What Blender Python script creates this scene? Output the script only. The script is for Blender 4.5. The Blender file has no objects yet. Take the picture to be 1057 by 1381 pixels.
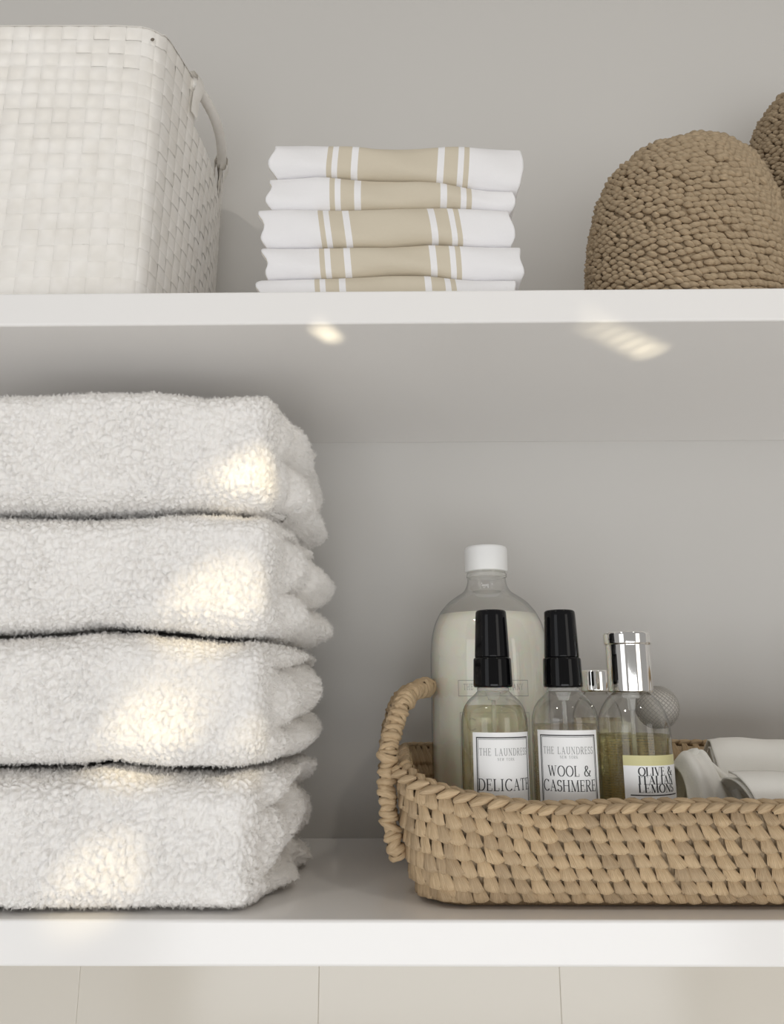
import bpy, math, random
import numpy as np
from mathutils import Matrix, Vector

random.seed(7)
rng = np.random.default_rng(7)
S = bpy.context.scene
COL = S.collection
PI = math.pi

# ------------------------------------------------------------------ camera
F, CX, CY = 1045.0, 528.5, 690.5
D1 = 0.48
CAM = np.array([0.0, -D1, 0.1247])
CM = Matrix.Rotation(math.radians(0.6), 4, 'Z') @ Matrix.Rotation(math.radians(90 + 13.2), 4, 'X') @ Matrix.Rotation(math.radians(-0.13), 4, 'Z')
cd = bpy.data.cameras.new('camera')
cd.sensor_fit = 'HORIZONTAL'; cd.sensor_width = 36; cd.lens = 36 * F / 1057
cd.clip_start = 0.01
cam = bpy.data.objects.new('camera', cd); COL.objects.link(cam)
cam.matrix_world = Matrix.Translation(CAM) @ CM
S.camera = cam
M3 = np.array(CM.to_3x3())
FWD = -M3[:, 2]

def ray(x, y):
    return M3 @ np.array([(x - CX) / F, -(y - CY) / F, -1.0])
def atY(x, y, Y):
    d = ray(x, y); return CAM + d * ((Y - CAM[1]) / d[1])
def atZ(x, y, Z):
    d = ray(x, y); return CAM + d * ((Z - CAM[2]) / d[2])
def mpp(p):
    """metres for one photo pixel at a point"""
    return float(np.dot(np.array(p) - CAM, FWD)) / F

# ------------------------------------------------------------------ light
w = bpy.data.worlds.new('room_light'); S.world = w; w.use_nodes = True
w.node_tree.nodes['Background'].inputs[0].default_value = (1.0, 0.975, 0.945, 1)
w.node_tree.nodes['Background'].inputs[1].default_value = 0.40
S.view_settings.view_transform = 'Standard'; S.view_settings.look = 'None'
S.view_settings.gamma = 1; S.view_settings.use_curve_mapping = False
S.view_settings.exposure = -0.34
S.cycles.max_bounces = 16; S.cycles.transmission_bounces = 16; S.cycles.transparent_max_bounces = 40; S.cycles.diffuse_bounces = 6; S.cycles.glossy_bounces = 6

def lamp(name, kind, loc, target, energy, color, **kw):
    l = bpy.data.lights.new(name, kind); l.energy = energy; l.color = color
    for k, v in kw.items(): setattr(l, k, v)
    o = bpy.data.objects.new(name, l); COL.objects.link(o)
    o.location = loc
    o.rotation_euler = (Vector(target) - Vector(loc)).to_track_quat('-Z', 'Y').to_euler()
    return o
lamp('window_daylight', 'AREA', (-1.1, -1.3, -0.12), (0, 0.1, 0.2), 5, (0.93, 0.96, 1.0), shape='RECTANGLE', size=0.7, size_y=1.6)
lamp('room_daylight', 'AREA', (1.15, -1.3, -0.1), (0.1, 0.1, 0.2), 5, (1.0, 0.96, 0.9), shape='RECTANGLE', size=0.6, size_y=1.5)
lamp('low_front_fill', 'AREA', (0.1, -1.8, -0.48), (0.0, 0.2, 0.3), 17.5, (0.96, 0.98, 1.0), shape='RECTANGLE', size=1.5, size_y=0.85)  # unseen lamp added as low fill for the niche and shelf underside
lamp('ceiling_downlight', 'AREA', (0.55, -0.7, 1.15), (0.0, 0.12, 0.15), 1.7, (1.0, 0.93, 0.82), shape='DISK', size=0.07)
lamp('ceiling_downlight', 'AREA', (-0.60, -0.7, 1.15), (-0.1, 0.12, 0.25), 1.4, (1.0, 0.93, 0.82), shape='DISK', size=0.09)
# warm spot lamps added one per patch to stand in for slivers of sun
def glint(px, py, Y, e, deg, src=(0.42, -0.75, 0.62), blend=0.9):
    lamp('added_glint_spot', 'SPOT', src, tuple(atY(px, py, Y)), e * 1.5, (1.0, 0.84, 0.54), spot_size=math.radians(deg), spot_blend=blend, shadow_soft_size=0.004)
glint(350, 636, 0.0, 20, 2.9, blend=1.0)
glint(310, 645, 0.0, 8, 2.6, blend=1.0)
glint(292, 812, 0.0, 20, 3.9, blend=1.0)
glint(200, 992, 0.0, 17, 3.4, blend=1.0)
glint(230, 950, 0.0, 7, 4.0, blend=1.0)
glint(345, 1002, 0.0, 8, 2.4, blend=1.0)
glint(130, 1192, 0.0, 18, 3.0, blend=1.0)
def upglint(px, py, e, deg, src):
    lamp('added_glint_spot', 'SPOT', src, tuple(atZ(px, py, 0.3683)), e * 1.3, (1.0, 0.88, 0.62), spot_size=math.radians(deg), spot_blend=1.0, shadow_soft_size=0.003)  # spot lamps added from below for warm streaks on the shelf underside
upglint(432, 444, 10, 1.7, (0.05, -0.45, -0.25))
upglint(440, 449, 14, 1.7, (0.05, -0.45, -0.25))
upglint(448, 456, 16, 1.5, (0.05, -0.45, -0.25))
for k in range(6):
    upglint(800 + 15 * k, 438 + 7.2 * k, 5 + 2.2 * k, 2.0, (0.45, -0.45, -0.25))

# ------------------------------------------------------------------ helpers
def mat(name, color=(0.8, 0.8, 0.8), rough=0.5, **kw):
    m = bpy.data.materials.new(name); m.use_nodes = True
    b = m.node_tree.nodes['Principled BSDF']
    b.inputs['Base Color'].default_value = (*color, 1)
    b.inputs['Roughness'].default_value = rough
    for k, v in kw.items(): b.inputs[k].default_value = v
    return m
def noise_color(m, c1, c2, scale=20, detail=3, vec='Object', stretch=(1, 1, 1), lo=0.35, hi=0.65):
    nt = m.node_tree; N = nt.nodes; L = nt.links; b = N['Principled BSDF']
    tc = N.new('ShaderNodeTexCoord'); mp = N.new('ShaderNodeMapping'); mp.inputs['Scale'].default_value = stretch
    n = N.new('ShaderNodeTexNoise'); n.inputs['Scale'].default_value = scale; n.inputs['Detail'].default_value = detail
    r = N.new('ShaderNodeValToRGB'); r.color_ramp.elements[0].position = lo; r.color_ramp.elements[1].position = hi
    r.color_ramp.elements[0].color = (*c1, 1); r.color_ramp.elements[1].color = (*c2, 1)
    L.new(tc.outputs[vec], mp.inputs[0]); L.new(mp.outputs[0], n.inputs['Vector']); L.new(n.outputs[0], r.inputs[0])
    L.new(r.outputs[0], b.inputs['Base Color'])
    return n, r
def bump(m, scale=200, strength=0.2, dist=0.001, vec='Object', stretch=(1, 1, 1), detail=2):
    nt = m.node_tree; N = nt.nodes; L = nt.links; b = N['Principled BSDF']
    tc = N.new('ShaderNodeTexCoord'); mp = N.new('ShaderNodeMapping'); mp.inputs['Scale'].default_value = stretch
    n = N.new('ShaderNodeTexNoise'); n.inputs['Scale'].default_value = scale; n.inputs['Detail'].default_value = detail
    bp = N.new('ShaderNodeBump'); bp.inputs['Strength'].default_value = strength; bp.inputs['Distance'].default_value = dist
    L.new(tc.outputs[vec], mp.inputs[0]); L.new(mp.outputs[0], n.inputs['Vector']); L.new(n.outputs[0], bp.inputs['Height'])
    L.new(bp.outputs[0], b.inputs['Normal'])

def mesh(name, V, Fc, smooth=True, uv=None):
    me = bpy.data.meshes.new(name)
    V = np.asarray(V, dtype=float)
    me.from_pydata(V.tolist(), [], [list(map(int, f)) for f in Fc])
    if uv is not None:
        uvl = me.uv_layers.new(name='UVMap')
        vi = np.empty(len(me.loops), dtype=np.int32); me.loops.foreach_get('vertex_index', vi)
        uvl.data.foreach_set('uv', np.asarray(uv, dtype=np.float32)[vi].ravel())
    if smooth: me.polygons.foreach_set('use_smooth', np.ones(len(me.polygons), dtype=bool))
    me.update()
    return me
def obj(name, me, m=None, parent=None, loc=None):
    if m is not None:
        me.materials.clear(); me.materials.append(m)
    o = bpy.data.objects.new(name, me); COL.objects.link(o)
    if parent is not None: o.parent = parent
    if loc is not None: o.location = loc
    return o
def mk(name, V, Fc, m, parent=None, smooth=True, uv=None, loc=None):
    return obj(name, mesh(name, V, Fc, smooth, uv), m, parent, loc)
def tag(o, label, cat, group=None):
    o['label'] = label; o['category'] = cat
    if group: o['group'] = group
    return o
def empty(name, loc, label, cat, group=None):
    o = bpy.data.objects.new(name, None); COL.objects.link(o); o.location = loc; o.empty_display_size = 0.02
    return tag(o, label, cat, group)

def grid_faces(nu, nv, closed_u=False, off=0):
    """vertices indexed i*nv+j"""
    i = np.arange(nu if closed_u else nu - 1); j = np.arange(nv - 1)
    I, J = np.meshgrid(i, j, indexing='ij'); I2 = (I + 1) % nu
    return (np.stack([I * nv + J, I2 * nv + J, I2 * nv + J + 1, I * nv + J + 1], -1).reshape(-1, 4) + off)
def lathe(prof, n=48, center=(0, 0, 0)):
    """prof: list of (r,z) bottom to top; ends are closed when r==0"""
    V = []; 
    for k in range(n):
        a = 2 * PI * k / n
        for r, z in prof: V.append((r * math.cos(a) + center[0], r * math.sin(a) + center[1], z + center[2]))
    return np.array(V), grid_faces(n, len(prof), True)
def rounded(prof, rr=0.0012, n=4):
    """round the inner corners of a lathe profile"""
    P = [np.array(p, float) for p in prof]; out = [P[0]]
    for a, b, c in zip(P[:-2], P[1:-1], P[2:]):
        la, lc = np.linalg.norm(a - b), np.linalg.norm(c - b)
        d = min(rr, la * 0.45, lc * 0.45)
        if d < 1e-6: out.append(b); continue
        p0 = b + (a - b) / la * d; p1 = b + (c - b) / lc * d
        for t in np.linspace(0, 1, n):
            out.append((1 - t) ** 2 * p0 + 2 * t * (1 - t) * b + t * t * p1)
    out.append(P[-1]); return [tuple(p) for p in out]
def box(lo, hi, bev=0.0, seg=2):
    import bmesh
    bm = bmesh.new(); bmesh.ops.create_cube(bm, size=1)
    lo = np.array(lo); hi = np.array(hi)
    for v in bm.verts: v.co = Vector((lo + hi) / 2 + np.array(v.co) * (hi - lo))
    if bev: bmesh.ops.bevel(bm, geom=bm.edges[:], offset=bev, segments=seg, affect='EDGES', profile=0.5)
    me = bpy.data.meshes.new('box'); bm.to_mesh(me); bm.free(); return me

def hash3(ix, iy, iz, k=0):
    ix = ix.astype(np.int64); iy = iy.astype(np.int64); iz = iz.astype(np.int64)
    h = (ix * 374761393 + iy * 668265263 + iz * 2147483647 + k * 1274126177) & 0xffffffff
    h = ((h ^ (h >> 13)) * 1274126177) & 0xffffffff
    h = ((h ^ (h >> 16)) * 2246822519) & 0xffffffff
    return ((h ^ (h >> 13)) & 0xffffff) / float(0xffffff)
def vnoise(P, k=0):
    P = np.asarray(P, float); I = np.floor(P); T = P - I; T = T * T * (3 - 2 * T)
    r = 0
    for dx in (0, 1):
        for dy in (0, 1):
            for dz in (0, 1):
                wgt = (T[:, 0] if dx else 1 - T[:, 0]) * (T[:, 1] if dy else 1 - T[:, 1]) * (T[:, 2] if dz else 1 - T[:, 2])
                r = r + wgt * hash3(I[:, 0] + dx, I[:, 1] + dy, I[:, 2] + dz, k)
    return r * 2 - 1
def worley(P, k=0):
    P = np.asarray(P, float); I = np.floor(P)
    f1 = np.full(len(P), 9.0); f2 = np.full(len(P), 9.0)
    for dx in (-1, 0, 1):
        for dy in (-1, 0, 1):
            for dz in (-1, 0, 1):
                a, b, c = I[:, 0] + dx, I[:, 1] + dy, I[:, 2] + dz
                q = np.stack([a + hash3(a, b, c, k), b + hash3(a, b, c, k + 1), c + hash3(a, b, c, k + 2)], -1)
                d = np.linalg.norm(P - q, axis=1)
                n1 = np.minimum(f1, d); f2 = np.minimum(f2, np.maximum(f1, d)); f1 = n1
    return f1, f2
def sweep(path, radius, n=10, twist=None):
    """round tube along a polyline; radius scalar or function(k, angle)"""
    P = np.array(path, float); V = []
    T = np.gradient(P, axis=0); T /= np.linalg.norm(T, axis=1)[:, None]
    up = np.array([0.31, 0.17, 0.93])
    for k, (p, t) in enumerate(zip(P, T)):
        a = np.cross(t, up); a /= np.linalg.norm(a); b = np.cross(a, t)
        for q in range(n):
            an = 2 * PI * q / n
            r = radius(k, an) if callable(radius) else radius
            V.append(p + r * (math.cos(an) * a + math.sin(an) * b))
    Fc = [(k * n + q, k * n + (q + 1) % n, (k + 1) * n + (q + 1) % n, (k + 1) * n + q) for k in range(len(P) - 1) for q in range(n)]
    Fc += [tuple(range(n - 1, -1, -1)), tuple(range((len(P) - 1) * n, len(P) * n))]
    return np.array(V), Fc

# ------------------------------------------------------------------ materials
M = {}
M['wall'] = mat('grey_wall_paint', (0.62, 0.605, 0.58), 0.55); bump(M['wall'], 400, 0.08, 0.0005)
M['shelf'] = mat('white_gloss_paint', (0.87, 0.855, 0.84), 0.16); bump(M['shelf'], 30, 0.03, 0.001)
M['panel'] = mat('cream_gloss_panel', (0.65, 0.61, 0.54), 0.14)
M['fleece'] = mat('white_fleece', (0.89, 0.87, 0.845), 0.9, **{'Sheen Weight': 0.3, 'Sheen Roughness': 0.6})
M['strap'] = mat('white_plastic_strap', (0.86, 0.845, 0.80), 0.38); noise_color(M['strap'], (0.82, 0.79, 0.74), (0.88, 0.855, 0.815), 60, 2)
M['raffia'] = mat('tan_raffia', (0.5, 0.37, 0.23), 0.62)
M['brown_raffia'] = mat('brown_raffia', (0.4, 0.29, 0.18), 0.75)
M['white_plastic'] = mat('white_cap_plastic', (0.9, 0.9, 0.89), 0.35)
M['black_plastic'] = mat('black_gloss_plastic', (0.003, 0.003, 0.0035), 0.06, **{'Specular IOR Level': 0.25})
M['smoked'] = mat('smoked_black_plastic', (0.005, 0.005, 0.006), 0.07, **{'Specular IOR Level': 0.25})
M['chrome'] = mat('polished_chrome', (0.93, 0.92, 0.90), 0.05, Metallic=1.0)
M['label'] = mat('white_paper_label', (0.86, 0.86, 0.86), 0.5)
M['ink'] = mat('black_ink', (0.02, 0.02, 0.022), 0.5)
M['grey_ink'] = mat('grey_ink', (0.28, 0.28, 0.28), 0.5)
M['olive_band'] = mat('olive_green_print', (0.62, 0.58, 0.30), 0.5)
M['milky'] = mat('milky_cream_liquid', (0.88, 0.87, 0.77), 0.25, **{'Subsurface Weight': 0.5, 'Subsurface Scale': 0.02})
M['clear_part'] = mat('frosted_clear_plastic', (0.92, 0.92, 0.9), 0.25, **{'Transmission Weight': 0.75, 'IOR': 1.1})
M['cloth'] = mat('white_cotton_cloth', (0.86, 0.845, 0.80), 0.85); bump(M['cloth'], 900, 0.25, 0.0006)
M['mesh_metal'] = mat('grey_wire_mesh', (0.44, 0.42, 0.39), 0.6)
M['mesh_core'] = mat('pale_brush_core', (0.66, 0.63, 0.59), 0.7)
for key, c1, c2 in (('raffia', (0.42, 0.30, 0.175), (0.62, 0.475, 0.31)), ('brown_raffia', (0.35, 0.265, 0.175), (0.58, 0.46, 0.315))):
    m = M[key]; nt = m.node_tree; N = nt.nodes; L = nt.links; b = N['Principled BSDF']
    n, r = noise_color(m, c1, c2, 5.0, 4, 'UV', (3.2, 0.3, 1), 0.28, 0.72)
    oi = N.new('ShaderNodeObjectInfo'); ad = N.new('ShaderNodeMix'); ad.data_type = 'RGBA'; ad.blend_type = 'MULTIPLY'
    rr = N.new('ShaderNodeValToRGB'); rr.color_ramp.elements[0].color = (0.82, 0.80, 0.78, 1); rr.color_ramp.elements[1].color = (1.12, 1.1, 1.05, 1)
    L.new(oi.outputs['Random'], rr.inputs[0]); ad.inputs[0].default_value = 1.0
    L.new(r.outputs[0], ad.inputs[6]); L.new(rr.outputs[0], ad.inputs[7]); L.new(ad.outputs[2], b.inputs['Base Color'])
    bp = N.new('ShaderNodeBump'); bp.inputs['Strength'].default_value = 0.8; bp.inputs['Distance'].default_value = 0.0009
    L.new(n.outputs[0], bp.inputs['Height']); L.new(bp.outputs[0], b.inputs['Normal'])
def glass_mat():
    m = bpy.data.materials.new('clear_bottle_plastic'); m.use_nodes = True; nt = m.node_tree; N = nt.nodes; L = nt.links
    N.clear(); out = N.new('ShaderNodeOutputMaterial'); mx = N.new('ShaderNodeMixShader'); t = N.new('ShaderNodeBsdfTransparent'); g = N.new('ShaderNodeBsdfGlossy'); fr = N.new('ShaderNodeLayerWeight'); pw_ = N.new('ShaderNodeMath'); pw_.operation = 'POWER'; pw_.inputs[1].default_value = 3.0; ml = N.new('ShaderNodeMath'); ml.operation = 'MULTIPLY_ADD'; ml.inputs[1].default_value = 0.8; ml.inputs[2].default_value = 0.085
    t.inputs[0].default_value = (0.985, 0.985, 0.98, 1); g.inputs['Roughness'].default_value = 0.03; fr.inputs[0].default_value = 0.5; L.new(fr.outputs['Facing'], pw_.inputs[0]); L.new(pw_.outputs[0], ml.inputs[0])
    tr = N.new('ShaderNodeValToRGB'); tr.color_ramp.elements[0].color = (0.985, 0.985, 0.98, 1); tr.color_ramp.elements[1].color = (0.42, 0.43, 0.40, 1)
    tr.color_ramp.elements[0].position = 0.55; L.new(fr.outputs['Facing'], tr.inputs[0]); L.new(tr.outputs[0], t.inputs[0])
    L.new(ml.outputs[0], mx.inputs[0]); L.new(t.outputs[0], mx.inputs[1]); L.new(g.outputs[0], mx.inputs[2]); L.new(mx.outputs[0], out.inputs[0])
    return m
M['glass'] = glass_mat()
def liquid_mat(name, c, fac):
    m = bpy.data.materials.new(name); m.use_nodes = True; nt = m.node_tree; N = nt.nodes; L = nt.links
    N.clear(); out = N.new('ShaderNodeOutputMaterial'); mx = N.new('ShaderNodeMixShader'); t = N.new('ShaderNodeBsdfTransparent'); g = N.new('ShaderNodeBsdfGlass')
    t.inputs[0].default_value = (*c, 1); g.inputs['Color'].default_value = (*c, 1); g.inputs['IOR'].default_value = 1.33; g.inputs['Roughness'].default_value = 0.0
    mx.inputs[0].default_value = fac
    L.new(t.outputs[0], mx.inputs[1]); L.new(g.outputs[0], mx.inputs[2]); L.new(mx.outputs[0], out.inputs[0])
    return m
M['yellow_liquid'] = liquid_mat('pale_yellow_liquid', (0.975, 0.96, 0.86), 0.3)
M['clear_liquid'] = liquid_mat('clear_liquid', (0.985, 0.98, 0.95), 0.3)
M['olive_liquid'] = liquid_mat('olive_yellow_liquid', (0.945, 0.93, 0.76), 0.35)
M['amber_liquid'] = liquid_mat('tan_liquid', (0.95, 0.92, 0.80), 0.25)
def tea_mat():
    m = mat('striped_linen', rough=0.85); nt = m.node_tree; N = nt.nodes; L = nt.links; b = N['Principled BSDF']
    uv = N.new('ShaderNodeUVMap'); sp = N.new('ShaderNodeSeparateXYZ'); ab = N.new('ShaderNodeMath'); ab.operation = 'ABSOLUTE'
    dv = N.new('ShaderNodeMath'); dv.operation = 'DIVIDE'; dv.inputs[1].default_value = 100.0
    r = N.new('ShaderNodeValToRGB'); cr = r.color_ramp; cr.interpolation = 'CONSTANT'
    B = (0.62, 0.555, 0.44, 1); W = (0.84, 0.83, 0.84, 1)
    cr.elements[0].position = 0; cr.elements[0].color = B
    cr.elements[1].position = 0.535; cr.elements[1].color = W
    for p, c in ((0.625, B), (0.805, W), (0.885, B), (0.955, W)):
        e = cr.elements.new(p); e.color = c
    L.new(uv.outputs[0], sp.inputs[0]); L.new(sp.outputs[0], ab.inputs[0]); L.new(ab.outputs[0], dv.inputs[0]); L.new(dv.outputs[0], r.inputs[0]); L.new(r.outputs[0], b.inputs['Base Color'])
    tc = N.new('ShaderNodeTexCoord'); mp = N.new('ShaderNodeMapping'); mp.inputs['Rotation'].default_value = (0, 0.7, 0); mp.inputs['Scale'].default_value = (1, 1, 0.3)
    n = N.new('ShaderNodeTexNoise'); n.inputs['Scale'].default_value = 1100; bp = N.new('ShaderNodeBump'); bp.inputs['Strength'].default_value = 0.25; bp.inputs['Distance'].default_value = 0.0006
    L.new(tc.outputs['Object'], mp.inputs[0]); L.new(mp.outputs[0], n.inputs['Vector']); L.new(n.outputs[0], bp.inputs['Height']); L.new(bp.outputs[0], b.inputs['Normal'])
    return m
M['tea'] = tea_mat()

# ------------------------------------------------------------------ the closet: wall, shelves, panels, sides
WALL_Y = 0.256
SH_T = 0.0243
SH2 = 0.3682                    # underside of the upper shelf
TOP2 = SH2 + SH_T
SX = 0.80
def struct(o): o['kind'] = 'structure'; return o
back = struct(obj('wall_back', box((-SX - 0.02, WALL_Y, -0.9), (SX + 0.02, WALL_Y + 0.03, 1.35)), M['wall']))
for sgn, nm in ((-1, 'wall_left'), (1, 'wall_right')):
    x0, x1 = sorted((sgn * SX, sgn * (SX + 0.02)))
    struct(obj(nm, box((x0, 0.0, -0.9), (x1, WALL_Y, 1.35)), M['shelf']))
struct(obj('floor', box((-1.6, -2.4, -0.93), (1.6, WALL_Y + 0.03, -0.9)), mat('pale_floor', (0.78, 0.75, 0.70), 0.3)))
tag(obj('shelf_board', box((-SX, 0, -SH_T), (SX, WALL_Y, 0), 0.0016, 3), M['shelf']), 'white gloss shelf board carrying fluffy towels and tan raffia basket', 'shelf')
tag(obj('shelf_board', box((-SX, 0, SH2), (SX, WALL_Y, TOP2), 0.0016, 3), M['shelf']), 'white gloss shelf board carrying striped tea towels and brown domes', 'shelf')
# glossy cream panels on the wall below the lower shelf
xj = atY(430, 1340, WALL_Y)[0]; pitch = atY(755, 1340, WALL_Y)[0] - xj
zj = atY(600, 1366, WALL_Y)[2]
pm = {}
for r, (z0, z1) in enumerate(((-0.33, -SH_T - 0.0005), (-0.62, -0.33))):
    for k in range(-4, 3):
        x0, x1 = max(xj + k * pitch, -SX), min(xj + (k + 1) * pitch, SX)
        g = 0.0
        me = box((x0 + g, WALL_Y - 0.0025, z0 + g), (x1 - g, WALL_Y, z1 - g), 0.0006)
        obj('panel', me, M['panel'], back)

# ------------------------------------------------------------------ fluffy towels
def towel(name, pts, x_right, y_back, label, seed, zb, zt):
    """zb, zt: functions of x giving the underside and top heights at the front"""
    x0, x1 = -0.40, x_right
    xs = np.concatenate([np.linspace(x0, -0.28, 14)[:-1], np.arange(-0.28, x1, 0.0010), [x1]])
    ys = np.concatenate([np.arange(0.0, 0.05, 0.0014), np.linspace(0.05, y_back, 55)])
    ts = np.linspace(0, 1, 84)
    V = []; Fc = []; off = 0
    def add(A, B, fn):
        nonlocal off
        a, b = np.meshgrid(A, B, indexing='ij'); P = fn(a.ravel(), b.ravel())
        V.append(P); f = grid_faces(len(A), len(B), off=off); Fc.append(f); off += len(P)
    one = np.ones_like
    add(xs, ts, lambda a, b: np.stack([a, 0 * a, b], 1))                 # front
    add(xs[::6], ts[::8], lambda a, b: np.stack([a, y_back + 0 * a, b], 1))   # back (own edge)
    add(xs, ys, lambda a, b: np.stack([a, b, 1 + 0 * a], 1))             # top
    add(xs, ys, lambda a, b: np.stack([a, b, 0 * a], 1))                 # bottom
    add(ys, ts, lambda a, b: np.stack([x1 + 0 * a, a, b], 1))            # right
    add(ys[::5], ts[::8], lambda a, b: np.stack([x0 + 0 * a, a, b], 1))  # left
    nface = [len(v) for v in V]
    P = np.concatenate(V); Fa = np.concatenate(Fc)
    X, Y, T = P[:, 0].copy(), P[:, 1].copy(), P[:, 2].copy()
    H = zt(X) - zb(X)
    # rounded box: pull the corners in, in real units
    R = 0.026
    Z = T * H
    q = np.stack([X, Y, Z], 1)
    lo = np.stack([X * 0 + x0 + R, X * 0 + R, 0.62 * R + 0 * X], 1); hi = np.stack([X * 0 + x1 - 0.5 * R, X * 0 + y_back - R, H - 0.62 * R], 1)
    c = np.clip(q, lo, hi); d = q - c
    rad = np.array([1.0, 1.0, 0.62]) * R
    radx = np.where(d[:, 0] > 0, 0.5 * R, R)
    e = np.stack([d[:, 0] / radx, d[:, 1] / R, d[:, 2] / (0.62 * R)], 1)
    ln = np.linalg.norm(e, axis=1); mxn = np.abs(e).max(1); s = np.where(ln > 1e-9, mxn / np.maximum(ln, 1e-9), 1)
    e2 = e * s[:, None]
    # superellipse corners, a bit boxy
    d2 = e2 * np.stack([radx, X * 0 + R, X * 0 + 0.62 * R], 1)
    p = c + d2
    N = e2 / np.maximum(np.linalg.norm(e2, axis=1), 1e-9)[:, None]
    p[:, 2] += zb(X)
    # right end: stacked loops of the folded cloth, seen as pillowy lobes
    m = np.clip((p[:, 0] - (x1 - 0.03)) / 0.03, 0, 1)
    tt = T + 0.10 * vnoise(np.stack([Y * 18, T * 0, T * 0], 1), seed + 3)
    lob = np.abs(np.sin(PI * (tt * 2.0 + 0.12 * seed))) ** 0.55
    lob2 = np.abs(np.sin(PI * (Y * 17 + 0.9 * np.floor(tt * 2.0 + 0.12 * seed) + 0.3 * seed))) ** 0.6
    side = np.clip((Y - 0.022) / 0.03, 0, 1)
    p[:, 0] += m * side * (0.023 * lob * (0.45 + 0.55 * lob2) - 0.004 + 0.006 * vnoise(np.stack([Y * 30, T * 3, T * 0 + seed], 1), seed))
    # gentle slump
    p[:, 1] += 0.004 * vnoise(np.stack([X * 14, T * 1.2, X * 0 + seed], 1), seed + 5) * (Y < 0.06)
    # sherpa tufts
    Q = np.stack([p[:, 0] * 225, p[:, 1] * 225, p[:, 2] * 185], 1)
    Q += 0.5 * np.stack([vnoise(Q * 0.45, 21), vnoise(Q * 0.45, 22), vnoise(Q * 0.45, 23)], 1)
    f1, f2 = worley(Q, 11 + seed)
    crack = np.clip((f2 - f1) / 0.36, 0, 1) ** 0.7
    amp = 0.0034 * (0.55 + 0.45 * np.clip(0.5 + 0.9 * vnoise(np.stack([X * 30, T * 3, Y * 30], 1), seed + 8), 0, 1))
    p += N * (amp * (crack - 1) + 0.0008 * vnoise(Q * 0.35, 31))[:, None]
    me = mesh(name, p, Fa)
    import bmesh
    bm = bmesh.new(); bm.from_mesh(me); bmesh.ops.remove_doubles(bm, verts=bm.verts, dist=0.0002)
    bmesh.ops.recalc_face_normals(bm, faces=bm.faces); bm.to_mesh(me); bm.free()
    o = tag(obj(name, me, M['fleece']), label, 'towel', 'fluffy white towels')
    n = len(me.vertices); co = np.empty(n * 3); me.vertices.foreach_get('co', co); co = co.reshape(-1, 3)
    vis = (((co[:, 1] < 0.035) & (co[:, 0] > -0.27)) | (co[:, 0] > x1 - 0.02))
    vg = o.vertex_groups.new(name='fur'); vg.add(np.nonzero(vis)[0].tolist(), 1.0, 'REPLACE')
    md = o.modifiers.new('fleece', 'PARTICLE_SYSTEM'); ps = md.particle_system; st = ps.settings
    ps.vertex_group_density = 'fur'; ps.seed = seed
    st.type = 'HAIR'; st.count = 8000; st.hair_length = 0.0016; st.hair_step = 3; st.render_step = 3
    st.use_advanced_hair = True; st.brownian_factor = 0.0005; st.normal_factor = 0.0019 / 4
    st.child_type = 'INTERPOLATED'; st.rendered_child_count = 7; st.child_length = 1.0
    st.clump_factor = 0.55; st.roughness_2 = 0.0006; st.roughness_endpoint = 0.0004
    st.root_radius = 0.13; st.tip_radius = 0.05; st.radius_scale = 0.001
    return o
def seam(pts, Y=0.012):
    q = np.array([[atY(x, y, Y)[0], atY(x, y, Y)[2]] for x, y in pts])
    return lambda X: np.interp(X, q[:, 0], q[:, 1])
top = seam([(-60, 536), (0, 534), (100, 530), (210, 525), (280, 533), (330, 530), (390, 531), (420, 532)])
s1 = seam([(-60, 692), (0, 690), (120, 692), (200, 689), (265, 685), (340, 690), (420, 690)])
s2 = seam([(-60, 857), (0, 856), (80, 853), (130, 847), (200, 850), (300, 861), (380, 858), (420, 858)])
s3 = seam([(-60, 1037), (0, 1037), (100, 1036), (140, 1029), (220, 1040), (300, 1041), (370, 1032), (420, 1032)])
z0f = lambda X: 0 * X + 0.001
g = 0.0022
xr = [atY(375, 620, 0.02)[0], atY(376, 780, 0.02)[0], atY(366, 950, 0.02)[0], atY(352, 1140, 0.02)[0]]
add = lambda f, c: (lambda X: f(X) + c)
towel('fluffy_towel', None, xr[0], 0.20, 'folded fluffy white towel on top of the towel stack', 1, add(s1, g), top)
towel('fluffy_towel', None, xr[1], 0.205, 'folded fluffy white towel second from top of its stack', 2, add(s2, g), add(s1, -g))
towel('fluffy_towel', None, xr[2], 0.20, 'folded fluffy white towel third from top of its stack', 3, add(s3, g), add(s2, -g))
towel('fluffy_towel', None, xr[3], 0.19, 'folded fluffy white towel at bottom of the stack, lying on shelf', 4, z0f, add(s3, -g))

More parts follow.
